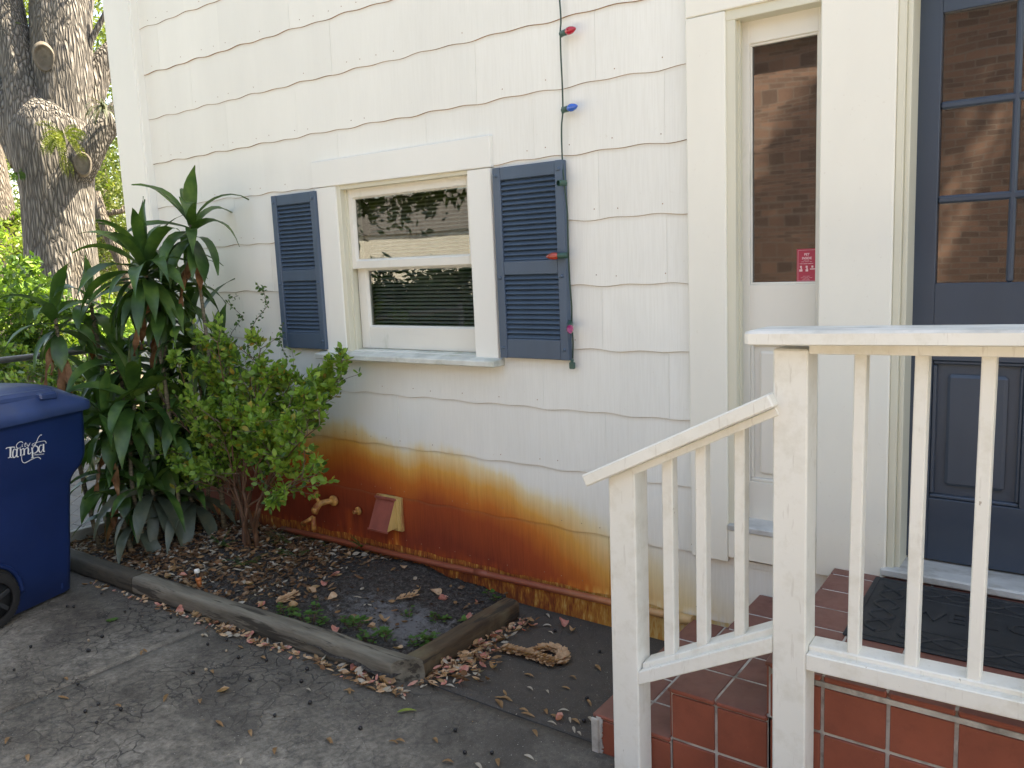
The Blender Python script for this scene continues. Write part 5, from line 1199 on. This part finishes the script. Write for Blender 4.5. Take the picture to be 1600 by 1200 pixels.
LV = [(T4(*a),k) for a,k in (((148,258),0),((1390,140),0),((1265,190),1),((1230,240),0),((925,262),2),((905,287),2),((945,296),2),((903,320),1),((1050,243),3),((1138,258),3),((1020,352),1),((1040,375),0),((1130,358),1),((1220,356),3),((1175,385),0),((1250,400),3),((1278,410),1),((1075,466),1),((1345,314),0),((575,503),1),((890,612),1),((1045,588),3),((795,632),3),((640,610),1),((365,512),1),((400,505),1),((1295,470),3),((1270,450),3),((1160,418),3),((45,508),1),((650,230),3),((415,292),3),((1047,176),0),((255,248),0),((600,205),0),((560,218),2),((795,152),0),((1350,398),3))]
LV += [(T3(*a),k) for a,k in (((275,483),0),((590,375),0),((605,365),2),((490,600),1),((690,563),0),((833,578),1),((885,455),1),((1098,397),0),((915,670),0),((1043,710),1),((1148,783),1),((1370,742),1),((35,740),1),((1285,530),3),((1003,350),2),((403,75),0),((1455,535),0),((116,812),1),((1006,826),3),((265,560),2),((855,303),3))]
LV += [(T2(*a),k) for a,k in (((1458,455),3),((1456,505),3),((1357,475),3),((1473,540),3),((990,583),3),((1365,752),0),((1250,865),0),((1210,890),0))]
first = {}
for (u,v),k in LV:
    if src[('leaf',k)] is None:
        L_,w_,c__,mt_ = leafspec[k]; src[('leaf',k)] = dry_leaf_mesh('fallen_leaf',L_,w_,c__,mt_); fi = True
    else: fi = False
    lab = ('dry narrow tan leaf','broad curled tan leaf','dry flat tan leaf','bleached grey leaf')[k]
    put(src[('leaf',k)], fi, gp(u,v), rng.uniform(-.9,.5), .15, rng.uniform(.8,1.15), lab, 'leaf', ('narrow tan leaves','broad curled tan leaves','flat tan leaves','bleached leaves')[k])
gl = dry_leaf_mesh('fallen_leaf',.068,.018,.1,'green_leaf'); p = gp(*T4(435,357)); gl.location = p; gl.rotation_euler = (0,0,.75); tag(gl,'yellow-green long leaf, the only green leaf in the middle of the concrete','leaf')
gl = petal_mesh('fallen_leaf',.022,.1,'shrub_dark',.5); gl.location = gp(173,969); gl.rotation_euler = (0,0,1.2); tag(gl,'dull green crumpled leaf on the concrete near the cart','leaf')
# bracts
PK = [T2(395,258),T2(340,310),T2(30,410),T2(935,385),T2(1110,400),T2(1060,478),T2(1380,510),T2(1540,505),T2(1190,568),T2(1040,745),T2(965,720),T2(515,745),T2(535,775),T2(495,735),(286,901),(281,957),(390,995),(876,1126),T2(1140,665),T2(395,538)]
TN = [T2(385,365),T2(575,522),T2(715,625),T2(650,800),T2(1315,528),T2(640,490),T2(815,335),(305,964),(399,1005),(410,947),(350,1082),T2(1030,665),T2(1060,690),T2(1095,700),T2(625,830),T2(1180,720),T2(475,140),T2(460,160),T2(740,220),T2(270,340),T2(300,322),T2(1580,535),T2(905,345),T2(640,790),(270,892),(262,905),(390,915),(460,950),(484,925),(293,915)]
def petals(lst, mat, lab1, lab2, g1):
    s1 = s2 = None
    for i,(u,v) in enumerate(lst):
        p = gp(u,v); inbed = p.z > .02 or p.y > 2.2 and p.x < -2.25
        fi = False
        if i % 2 == 0:
            if s1 is None: s1 = petal_mesh('bract',.021,.45,mat,.35); fi = True
            s = s1
        else:
            if s2 is None: s2 = petal_mesh('bract',.019,.9,mat,.5); fi = True
            s = s2
        put(s, fi, p+Vector((0,0,.004)), rng.uniform(0,6.28), .5, rng.uniform(.8,1.15), (lab1 if i % 2 == 0 else lab2), 'bract', g1+(' opened out' if i % 2 == 0 else ' cupped'))
petals(PK,'petal','opened-out pink papery bract','cupped pink papery bract','pink bracts')
petals(TN,'petal_tan','opened-out faded tan bract','cupped faded tan bract','tan bracts')
# berries
BR = [T1(*a) for a in ((232,432),(25,513),(65,515),(415,527),(245,702),(158,793),(382,545),(708,666),(903,752),(1018,725),(670,580),(1093,838),(1270,850),(805,928),(1167,980),(1523,908),(1490,985),(1540,1120),(210,1125),(140,1172),(355,1160),(92,996))]
BR += [T4(*a) for a in ((200,446),(728,564),(1400,62),(1330,296),(680,455),(1322,412),(858,568))]+[T3(*a) for a in ((130,352),(370,368),(62,448),(403,668),(1143,640),(1293,588),(1500,690),(1260,497),(995,398),(1045,493))]+[T2(55,680),T2(230,790),T2(1500,533),T2(270,898),T2(260,725)]
sb2 = None
for i,(u,v) in enumerate(BR):
    if sb2 is None:
        q = MB(); q.lathe([(0,-.0072),(.004,-.006),(.0068,-.002),(.007,.002),(.0048,.0062),(.001,.0078),(0,.008)], (0,0,.0066), (.2,.1,1), 10); sb2 = q.build('berry', M['berry']); fi = True
    else: fi = False
    put(sb2, fi, gp(u,v), rng.uniform(0,6), .6, rng.uniform(.75,1.1), 'small round black berry', 'berry', 'black berries')
s3 = None
for a in ((1020,790),(870,693),(1103,658),(820,620),(1430,790),(155,727),(885,910)):
    u,v = T1(*a)
    if s3 is None:
        q = MB(); q.lathe([(0,-.006),(.005,-.005),(.0075,0),(.005,.006),(0,.008)], (0,0,.006), (.6,.1,1), 10); s3 = q.build('acorn', M['acorn']); fi = True
    else: fi = False
    put(s3, fi, gp(u,v), rng.uniform(0,6), .6, rng.uniform(.7,1.), 'small pale tan nut', 'nut', 'pale nuts')
# dried flower spikes
def spike(path, n, s, mat, label, name='dried_flower_spike', wid=.02, z=.012):
    P = [gp(u,v) for u,v in path]; P = [p+Vector((0,0,z)) for p in P]; seg = []; tot = 0
    q = MB(); q.tube(P, .003, 5)
    for a,b in zip(P[:-1],P[1:]): seg.append((a,b,(b-a).length)); tot += (b-a).length
    for i in range(n):
        t = tot*(i+.5)/n
        for a,b,l in seg:
            if t <= l: break
            t -= l
        p = a+(b-a)*min(1,t/l); d = (b-a).normalized(); side = d.cross(Vector((0,0,1)))*(1 if i % 2 else -1)
        ld = (d*.75+side*rng.uniform(.5,1.2)+Vector((0,0,rng.uniform(-.1,.7)))).normalized(); L_ = s*rng.uniform(.8,1.2)
        small_leaf(q, p+side*wid*.2, ld, (0,0,1), L_, L_*.62, rng.uniform(-.8,.8))
        small_leaf(q, p-side*wid*.1+Vector((0,0,.006)), (d*.8-side*.5+Vector((0,0,.5))).normalized(), (0,0,1), L_*.9, L_*.5, rng.uniform(-.6,.8))
    tag(q.build(name, M[mat]), label, 'flower spike'); 
spike([(782,1016),(800,1020),(822,1026),(845,1033),(866,1040),(880,1034),(878,1022),(862,1017),(846,1018),(834,1024)], 230, .031, 'petal_tan', 'curled dried flower spike of overlapping tan bracts on the dark concrete')
spike([(619,940),(634,937),(650,934)], 10, .028, 'petal_tan', 'short cream dried flower spike in the middle of the bed', wid=.015)
spike([(432,945),(448,940),(462,932)], 22, .028, 'petal_tan', 'orange-tan crumpled dried flower in the bed behind the long timber', wid=.03)
# leaf litter: too many to count
def litter(name, spots, label, mats, smin=.018, smax=.042):
    q = MB()
    for (x,y,z) in spots:
        d = rdir(rng,-.18,.35); s = rng.uniform(smin,smax); small_leaf(q, (x,y,z+.004+rng.random()*.008), d, rdir(rng,.5,1), s, s*rng.uniform(.25,.6), rng.uniform(-.7,.9), rng.randrange(len(mats)))
    o = q.build(name, [M[m] for m in mats]); tag(o, label, 'leaf litter', kind='stuff'); return o
sp_ = []
while len(sp_) < 4600:
    x = rng.uniform(-4.95,-2.3); y = rng.uniform(2.12,2.93)
    dn = 1.0 if x < -3.35 else max(.03, .60-(x+3.35)*1.6)
    if y < 2.30 and x > -3.6: dn *= .35
    if mnoise.noise(Vector((x*3,y*3,4)))*.6+.55 < rng.random()*1.0: dn *= .35
    if rng.random() < dn: sp_.append((x,y,soil_z(x,y)))
litter('leaf_litter', sp_, 'thick dry brown leaf litter under the shrub and dracaenas', ['litter','litter','dead','dry_tan','litter','dry_grey'], .020, .048)
sp_ = []
for i in range(620):
    x = rng.uniform(-4.3,-2.12); y = 2.056+(x+3.98)*.034-.058-abs(rng.gauss(0,.018))
    if x < -3.6 and rng.random() < .6: continue
    k = math.exp(-((x+2.25)/.25)**2)
    if rng.random() < .35+.65*k or mnoise.noise(Vector((x*4,0,2))) > .05: sp_.append((x,y-.03*k*rng.random(),.002+.012*k*rng.random()))
litter('leaf_litter', sp_, 'line of dry leaves blown against the front of the long timber', ['dry_tan','litter','petal_tan','petal_tan','dead','petal','dry_grey'], .016, .044)
sp_ = []
for i in range(520):
    y = rng.uniform(2.12,2.80); k = math.exp(-((y-2.33)/.17)**2); x = -2.135+abs(rng.gauss(0,.028+.055*k))
    if rng.random() < .25+.75*k: sp_.append((x,y,.003+.02*k*rng.random()))
litter('leaf_litter', sp_, 'heap of dry leaves and bracts beside the short brown timber', ['dry_tan','petal_tan','litter','petal','dead','petal_tan','dry_grey'], .018, .050)
q = MB()
for i in range(5200):
    x = rng.uniform(-4.9,-2.26); y = rng.uniform(2.12,2.93)
    if x > -2.9 and y < 2.6 and rng.random() < .55: continue
    d = rdir(rng,-.2,.4); s_ = rng.uniform(.006,.020); small_leaf(q, (x,y,soil_z(x,y)+.003), d, rdir(rng,.3,1), s_, s_*rng.uniform(.15,.5), rng.uniform(-.5,.8))
tag(q.build('mulch', M['mulch']), 'crumbs of dark mulch and bark covering the soil of the bed', 'mulch', kind='stuff')
q = MB()
for i in range(1500):
    x = rng.uniform(-4.2,-1.2); y = rng.uniform(.7,2.9)
    if y > 2.0 and x < -2.1: continue
    dn = .25+.75*max(0,mnoise.noise(Vector((x*2.5,y*2.5,9))))*2+.5*(abs(y-2.163) < .03)
    if rng.random() > dn: continue
    d = rdir(rng,-.1,.2); s_ = rng.uniform(.003,.009); small_leaf(q, (x,y,slab_h(x,y)+.002), d, (0,0,1), s_, s_*rng.uniform(.2,.6), .3, rng.randrange(3))
tag(q.build('grit', [M['dry_grey'],M['dry_tan'],M['mulch']]), 'pale grit and leaf crumbs scattered over the old concrete', 'grit', kind='stuff')
# ================================================================= LEAF CLOUDS for trees
def leafcloud(name, blobs, n, size, mats, parent=None, seed=1, per=55, tight=.22):
    """blobs: (centre, (rx,ry,rz)); leaves scattered in uneven clumps through each blob"""
    R = np.random.default_rng(seed); tot = sum(b[1][0]*b[1][1]+b[1][2]*b[1][0] for b in blobs); C = []
    for c,rr in blobs:
        m = max(20,int(n*(rr[0]*rr[1]+rr[2]*rr[0])/tot)); nc = max(6,m//per)
        d = R.normal(size=(nc,3)); d /= np.linalg.norm(d,axis=1)[:,None]; rad = R.random(nc)**.45
        cl = np.array(c)+d*rad[:,None]*np.array(rr)
        idx = R.integers(0,nc,m); sp2 = (min(rr)*tight)*(.5+R.random(nc))
        C.append(cl[idx]+R.normal(size=(m,3))*sp2[idx][:,None]*np.array([1,1,.6]))
    C = np.concatenate(C); m = len(C)
    a = R.normal(size=(m,3)); a /= np.linalg.norm(a,axis=1)[:,None]; b = R.normal(size=(m,3)); b -= a*(a*b).sum(1)[:,None]; b /= np.linalg.norm(b,axis=1)[:,None]
    s = size*(.6+.8*R.random(m))[:,None]; nrm = np.cross(a,b)
    V = np.stack([C-a*s, C-b*s*.42+nrm*s*.12, C+a*s, C+b*s*.42+nrm*s*.12],1).reshape(-1,3)
    me = bpy.data.meshes.new(name); me.vertices.add(4*m); me.vertices.foreach_set('co', V.astype(np.float32).ravel())
    me.loops.add(4*m); me.loops.foreach_set('vertex_index', np.arange(4*m,dtype=np.int32)); me.polygons.add(m)
    me.polygons.foreach_set('loop_start', np.arange(0,4*m,4,dtype=np.int32)); me.polygons.foreach_set('loop_total', np.full(m,4,dtype=np.int32))
    for mm in mats: me.materials.append(mm)
    me.polygons.foreach_set('material_index', R.integers(0,len(mats),m).astype(np.int32)); me.update(calc_edges=True); me.validate()
    o = bpy.data.objects.new(name, me); COL.objects.link(o)
    if parent is not None: o.parent = parent; me.transform(parent.matrix_basis.inverted())
    return o
# ---- the big oak
C0 = 9.7
def A(u, v, dc=0): return at(u, v, C0+dc)
ob = A(93,640); ob.z = 0
oak = empty('oak_tree', ob, 'huge old oak with ridged grey bark and spreading limbs behind the house corner', 'tree')
def ridge(seed, amp=.06):
    return lambda i,a,p: 1+amp*mnoise.noise(Vector((math.cos(a)*2.2+seed,math.sin(a)*2.2,p.z*.9)))+.5*amp*mnoise.noise(Vector((math.cos(a)*7+seed,math.sin(a)*7,p.z*2.2)))
def limb(mb, path, n=28, seed=0, amp=.10, sub=5):
    P = [(A(u,v,dc),r) for u,v,dc,r in path]; pts = []; rad = []
    for i in range(len(P)-1):
        p0,p1,p2,p3 = P[max(i-1,0)],P[i],P[i+1],P[min(i+2,len(P)-1)]
        for k in range(sub):
            t = k/sub; f = lambda a,b,c,d: .5*((2*b)+(c-a)*t+(2*a-5*b+4*c-d)*t*t+(3*b-a-3*c+d)*t**3)
            pts.append(f(p0[0],p1[0],p2[0],p3[0])); rad.append(f(p0[1],p1[1],p2[1],p3[1]))
    pts.append(P[-1][0]); rad.append(P[-1][1]); mb.tube(pts, rad, n, rfun=ridge(seed,amp))
tk = MB()
limb(tk, [(96,700,0,.56),(94,600,0,.44),(96,500,0,.395),(96,430,0,.375),(93,360,0,.365),(89,300,0,.385),(83,245,0,.43),(78,200,0,.44),(80,165,.05,.30)], 48, 1, .10)
limb(tk, [(92,240,0,.32),(94,170,0,.31),(95,110,-.02,.31),(96,50,0,.32),(98,0,.05,.335),(102,-60,.1,.33),(106,-160,.2,.3)], 40, 2)
limb(tk, [(64,260,0,.28),(50,200,-.12,.27),(42,150,-.16,.22),(30,100,-.16,.185),(18,50,-.14,.18),(6,0,-.1,.18),(-16,-70,-.1,.17)], 30, 3)
limb(tk, [(60,250,0,.28),(30,190,.0,.27),(8,155,.0,.22),(-20,140,.1,.2),(-60,120,.2,.2)], 28, 4)
limb(tk, [(-14,130,.5,.14),(4,112,.5,.13),(14,88,.5,.115),(6,60,.5,.11),(-10,40,.5,.1)], 20, 5)
limb(tk, [(110,250,.1,.22),(132,185,.25,.17),(143,145,.3,.15),(155,110,.35,.145),(172,88,.4,.14),(200,66,.5,.13),(250,40,.7,.12)], 28, 6)
limb(tk, [(86,310,0,.24),(108,275,-.05,.23),(130,248,-.1,.185),(150,215,-.1,.155),(172,190,-.05,.14),(196,166,0,.13),(240,120,.2,.12)], 28, 7)
limb(tk, [(126,120,0,.06),(133,95,0,.045),(140,70,0,.036),(152,45,0,.033),(160,30,0,.030),(172,4,0,.027),(178,-20,0,.025)], 10, 8, .1)
tk.build('trunk', M['bark'], oak)
for (u,v,ru,rv,dn) in ((69,90,.088,.13,(-.1,-.0,0)),(41,213,.08,.08,(0,0,0)),(129,256,.075,.11,(0,0,0))):
    c = A(u,v); toc = (Vector((0,0,CAMZ))-c).normalized(); c2 = A(u,v,-.37 if u < 80 else -.30); s = toc.cross(Vector((0,0,1))).normalized(); up_ = s.cross(toc)
    q = MB(); vs = []; K = 22; prof = [(1.35,-.14),(1.18,-.02),(1.06,.035),(.97,.03),(.92,.012),(.6,.02),(.3,.012),(0.02,.004)]
    for rr,h in prof:
        for k in range(K): a = 2*PI*k/K; vs.append(c2+s*math.cos(a)*ru*rr*(1+.06*math.sin(3*a))+up_*math.sin(a)*rv*rr+toc*h)
    q.add(vs, [(i*K+k,i*K+(k+1)%K,(i+1)*K+(k+1)%K,(i+1)*K+k) for i in range(len(prof)-1) for k in range(K)], 0, True)
    q.build('knot', M['knot'], oak)
cr = leafcloud('crown', [(A(120,-260,.3),(1.5,1.5,.9)),(A(-120,-160,0),(2.6,2.6,1.3)),(A(230,-170,1.5),(1.0,1.0,.5)),((-6.6,.4,6.2),(2.3,1.8,.7)),((-4.3,.9,6.9),(1.8,1.3,.6)),((-8.6,.2,6.4),(1.9,1.8,.8))], 30000, .045, [M['oakleaf']], oak, 3)  # last blobs are added out of view to shade the upper left wall
# epiphytes on the oak
def frond_clump(name, pos, n, L_, w, lab, mat, seed, droop=1.2, pinnate=True):
    r = random.Random(seed); q = MB(); toc = (Vector((0,0,CAMZ))-pos).normalized()
    for i in range(n):
        d = (rdir(r,-.2,.9)+toc*.5).normalized(); l = L_*r.uniform(.6,1.15)
        if pinnate:
            p = pos.copy()
            for k in range(20):
                d = (d+Vector((0,0,-.08*droop))).normalized(); p = p+d*l/20; s = d.cross(toc).normalized(); wl = w*math.sin(PI*(k+1)/21)
                for sg in (-1,1): small_leaf(q, p, (s*sg+d*.35).normalized(), (toc+rdir(r)*.6), wl, wl*.30, .3)
        else: leaf_strip(q, pos+Vector((r.uniform(-.05,.05),0,r.uniform(-.03,.03))), d, None, l, w, droop, 7, .2, rng=r)
    tag(q.build(name, M[mat]), lab, 'fern' if pinnate else 'air plant')
frond_clump('fern', A(100,214,-.55), 30, .34, .040, 'yellow-green fern growing on the oak where its limb forks', 'fern', 3)
frond_clump('fern', A(92,250,-.5), 4, .30, .03, 'small fern hanging on the oak trunk below the fork', 'fern', 4, 2.4)
frond_clump('fern', A(28,272,-.42), 7, .16, .035, 'tiny dull fern tuft on the shaded left side of the oak trunk', 'shrub_dark', 6, 2.)
frond_clump('air_plant', A(160,168,-.35), 34, .36, .022, 'tuft of narrow palm-like leaves on the right limb of the oak', 'dracaena_old', 5, 1.6, False)
# ---- trees and bushes beyond
def far_tree(name, base, trunkpath, blobs, n, size, mats, lab, cat='tree', seed=1, grp='trees beyond the alley', bark='bark2'):
    b = Vector(base); t_ = empty(name, b, lab, cat, grp); q = MB()
    for path in trunkpath: q.tube([at(u,v,c) for u,v,c,_ in path], [r for *_,r in path], 12, rfun=ridge(seed,.15))
    q.build('trunk', M[bark], t_); leafcloud('crown', blobs, n, size, [M[m] for m in mats], t_, seed); return t_
def B_(u,v,c): return at(u,v,c)
g0 = lambda u,c: Vector((at(u,600,c).x, at(u,600,c).y, 0))
far_tree('oak_tree', g0(6,14), [[(12,640,14,.34),(8,500,14,.27),(4,400,14,.25),(-2,330,14,.24),(-16,250,14,.22),(-40,150,14,.2)]], [(B_(-40,80,14.5),(2,2,1.4)),(B_(0,200,16),(1.2,1.2,1.0))], 4500, .05, ['oakleaf'], 'second oak trunk at the left edge of the picture, beyond the first', seed=11)
far_tree('evergreen_tree', g0(165,16), [[(215,480,15,.09),(190,410,15,.10),(172,370,15,.11),(158,335,15,.10),(150,300,15,.08)],[(158,335,15,.06),(190,330,15.2,.05),(220,300,15.4,.04)]],
         [(B_(150,330,16.5),(.9,1.2,1.1)),(B_(185,300,16),(1.2,1.2,1.0)),(B_(190,400,16.5),(1.4,1.2,1.0)),(B_(140,420,17),(1.0,1,.9)),(B_(200,230,17),(1.3,1.2,.8))], 13000, .045, ['oakleaf','farleaf'], 'leaning-trunked evergreen between the oak and the house corner', seed=12)
far_tree('pale_tree', g0(160,24), [[(165,560,24,.2),(160,300,24,.15),(150,120,24,.1)]], [(B_(150,60,24),(2.0,2,1.6)),(B_(175,160,25),(1.6,1.6,1.5)),(B_(160,270,25),(2.2,2,1.5)),(B_(120,20,26),(2.4,2,1.8))], 9000, .07, ['farleaf','brightleaf'], 'pale sunlit tree high behind the oak limbs, sky showing through', seed=13)
far_tree('pale_tree', g0(10,22), [[(15,560,22,.2),(5,300,22,.15),(0,120,22,.1)]], [(B_(5,300,22),(1.8,2,1.6)),(B_(-10,170,23),(2.2,2,1.5)),(B_(20,420,22),(2.0,2,1.2)),(B_(30,15,24),(2,2,1))], 7000, .07, ['farleaf','brightleaf'], 'pale green tree behind the left side of the oak', seed=14)
far_tree('pale_tree', g0(120,30), [[(120,560,30,.2),(120,400,30,.15),(120,250,30,.1)]], [(B_(120,470,30),(5,3,2.2)),(B_(0,480,30),(5,3,2.2)),(B_(210,460,30),(4,3,2.4)),(B_(100,330,32),(4,3,2.5)),(B_(230,330,32),(3,3,2.5))], 15000, .10, ['farleaf','oakleaf','brightleaf'], 'dense mid-green tree closing the view low behind the oak', seed=15)
def bush(base_u, c, blobs, n, size, mats, lab, seed, stems=5):
    b = g0(base_u,c); t_ = empty('bush', b, lab, 'bush', 'bushes beyond the fence'); q = MB(); r = random.Random(seed)
    for i in range(stems):
        tp_ = Vector(blobs[i % len(blobs)][0])+Vector((r.uniform(-.2,.2),r.uniform(-.2,.2),0)); mid_ = (b+tp_)/2+Vector((r.uniform(-.15,.15),r.uniform(-.1,.1),.1)); q.tube([b+Vector((r.uniform(-.1,.1),r.uniform(-.1,.1),0)),mid_,tp_], [.02,.014,.006], 6)
    q.build('stem', M['twig_grey'], t_); leafcloud('foliage', blobs, n, size, [M[m] for m in mats], t_, seed)
bush(20,7.4,[(B_(10,470,7.4),(.5,.5,.32)),(B_(60,500,7.6),(.35,.4,.35)),(B_(-10,540,7.2),(.5,.5,.3)),(B_(30,430,7.9),(.25,.3,.2))],5000,.038,['shrub','shrub_dark'],'blue-green bush at the left edge above the cart',21)
bush(70,7.9,[(B_(60,545,7.9),(.28,.3,.28)),(B_(85,575,7.8),(.3,.3,.25)),(B_(110,560,8.3),(.35,.3,.3))],2600,.034,['brightleaf'],'yellow-green sunlit bush behind the cart lid',22)
bush(120,8.4,[(B_(120,520,8.6),(.4,.4,.35)),(B_(160,560,8.4),(.4,.4,.35)),(B_(190,520,8.8),(.4,.4,.4)),(B_(150,620,8.2),(.5,.4,.25))],5200,.036,['shrub_dark','shrub'],'mid-green bush behind the dracaenas',23)
bush(30,6.6,[(B_(20,585,6.6),(.5,.4,.16)),(B_(90,600,6.7),(.4,.4,.16)),(B_(-20,570,6.5),(.3,.4,.2))],3200,.034,['shrub_dark','shrub','brightleaf'],'low leafy bush showing just above the cart lid',24)
bush(130,12,[(B_(30,400,13),(.8,.8,.4)),(B_(20,350,14),(.5,.6,.4)),(B_(110,470,12.6),(.9,.6,.3)),(B_(165,500,12.6),(.9,.6,.45))],5000,.05,['brightleaf','shrub'],'bright green bushy growth around the foot of the oak',25)
# ================================================================= WHAT STANDS BEHIND THE CAMERA (seen in the panes, and lighting the shaded wall)
bb = empty('brick_building', (0,-5.6,0), 'red-brown brick building facing the house across the drive', 'building')
def bpart(name, boxes, mat):
    q = MB()
    for b in boxes: q.box(*b)
    return q.build(name, mat, bb)
bpart('wall', [(-6.6,9,-5.9,-5.6,0,4.4),(-6.6,-6.4,-11,-5.9,0,4.4)], M['brick'])
bpart('eave', [(-6.9,9,-6.2,-5.35,4.4,4.5)], M['trim'])
nh = empty('neighbour_house', (-14,-9,0), 'pale neighbouring house with a low olive roof beyond the brick building', 'house')
q = MB(); q.box(-19,-9.6,-12,-8,0,2.25); q.build('wall', M['trim'], nh); q = MB(); q.add([(-19.4,-7.93,2.24),(-9.2,-7.93,2.24),(-9.2,-10,3.3),(-19.4,-10,3.3),(-19.4,-12.4,2.12),(-9.2,-12.4,2.12)],[(0,1,2,3),(3,2,5,4),(0,3,4),(1,5,2)]); q.build('roof', M['roof'], nh)
hg = empty('hedge', (-9.5,-3.6,0), 'added dark hedge across the drive, darkening the lower pane, outside the picture', 'hedge'); q = MB()  # unseen hedge, added to darken what the lower pane reflects
for i in range(7): q.tube([(-13+i*.9,-3.9,0),(-13+i*.9+.05,-3.85,1.2)], .02, 6)
q.build('stem', M['bark2'], hg); leafcloud('foliage', [((-12.5+i*1.3,-3.9+.2*(i%2),.72),(.9,.5,.85)) for i in range(5)], 26000, .07, [M['shrub_dark']], hg, 41)
def back_tree(x, y, h, blobs, n, size, lab, seed, per=55, tight=.22):
    t_ = empty('shade_tree', (x,y,0), lab, 'tree', 'trees around the drive, outside the picture'); q = MB(); q.tube([(x,y,0),(x+.1,y,h*.4),(x-.1,y+.1,h*.8)], [.24,.2,.13], 14, rfun=ridge(seed,.15))
    for c,rr in blobs: q.tube([(x,y,h*.5),((x+c[0])/2,(y+c[1])/2,h*.5+(c[2]-h*.5)*.6),c], [.11,.08,.03], 8)
    q.build('trunk', M['bark2'], t_); leafcloud('crown', blobs, n, size, [M['oakleaf']], t_, seed, per, tight)
back_tree(-10.6,-2.2,5.5,[((-7.3,-1.7,3.35),(1.5,1.1,1.2)),((-9.1,-2.2,3.4),(1.5,1.2,1.25)),((-8.2,-2.4,4.9),(2.2,1.6,1.3)),((-6.6,-.6,4.9),(1.5,1.3,.9))],24000,.07,'shade tree over the alley left of the drive',31)  # foliage mirrored in the pane; crown also enlarged to darken the left wall
back_tree(7.5,6.0,15,[((x_,1.9+.5*(i%2),14.6+.6*((i*7)%3)),(1.9,1.6,1.0)) for i,x_ in enumerate((-.4,1.8,4.0,6.2,8.4))],22000,.12,'tall shade tree whose shadow falls across the brick wall',32,330,.26)
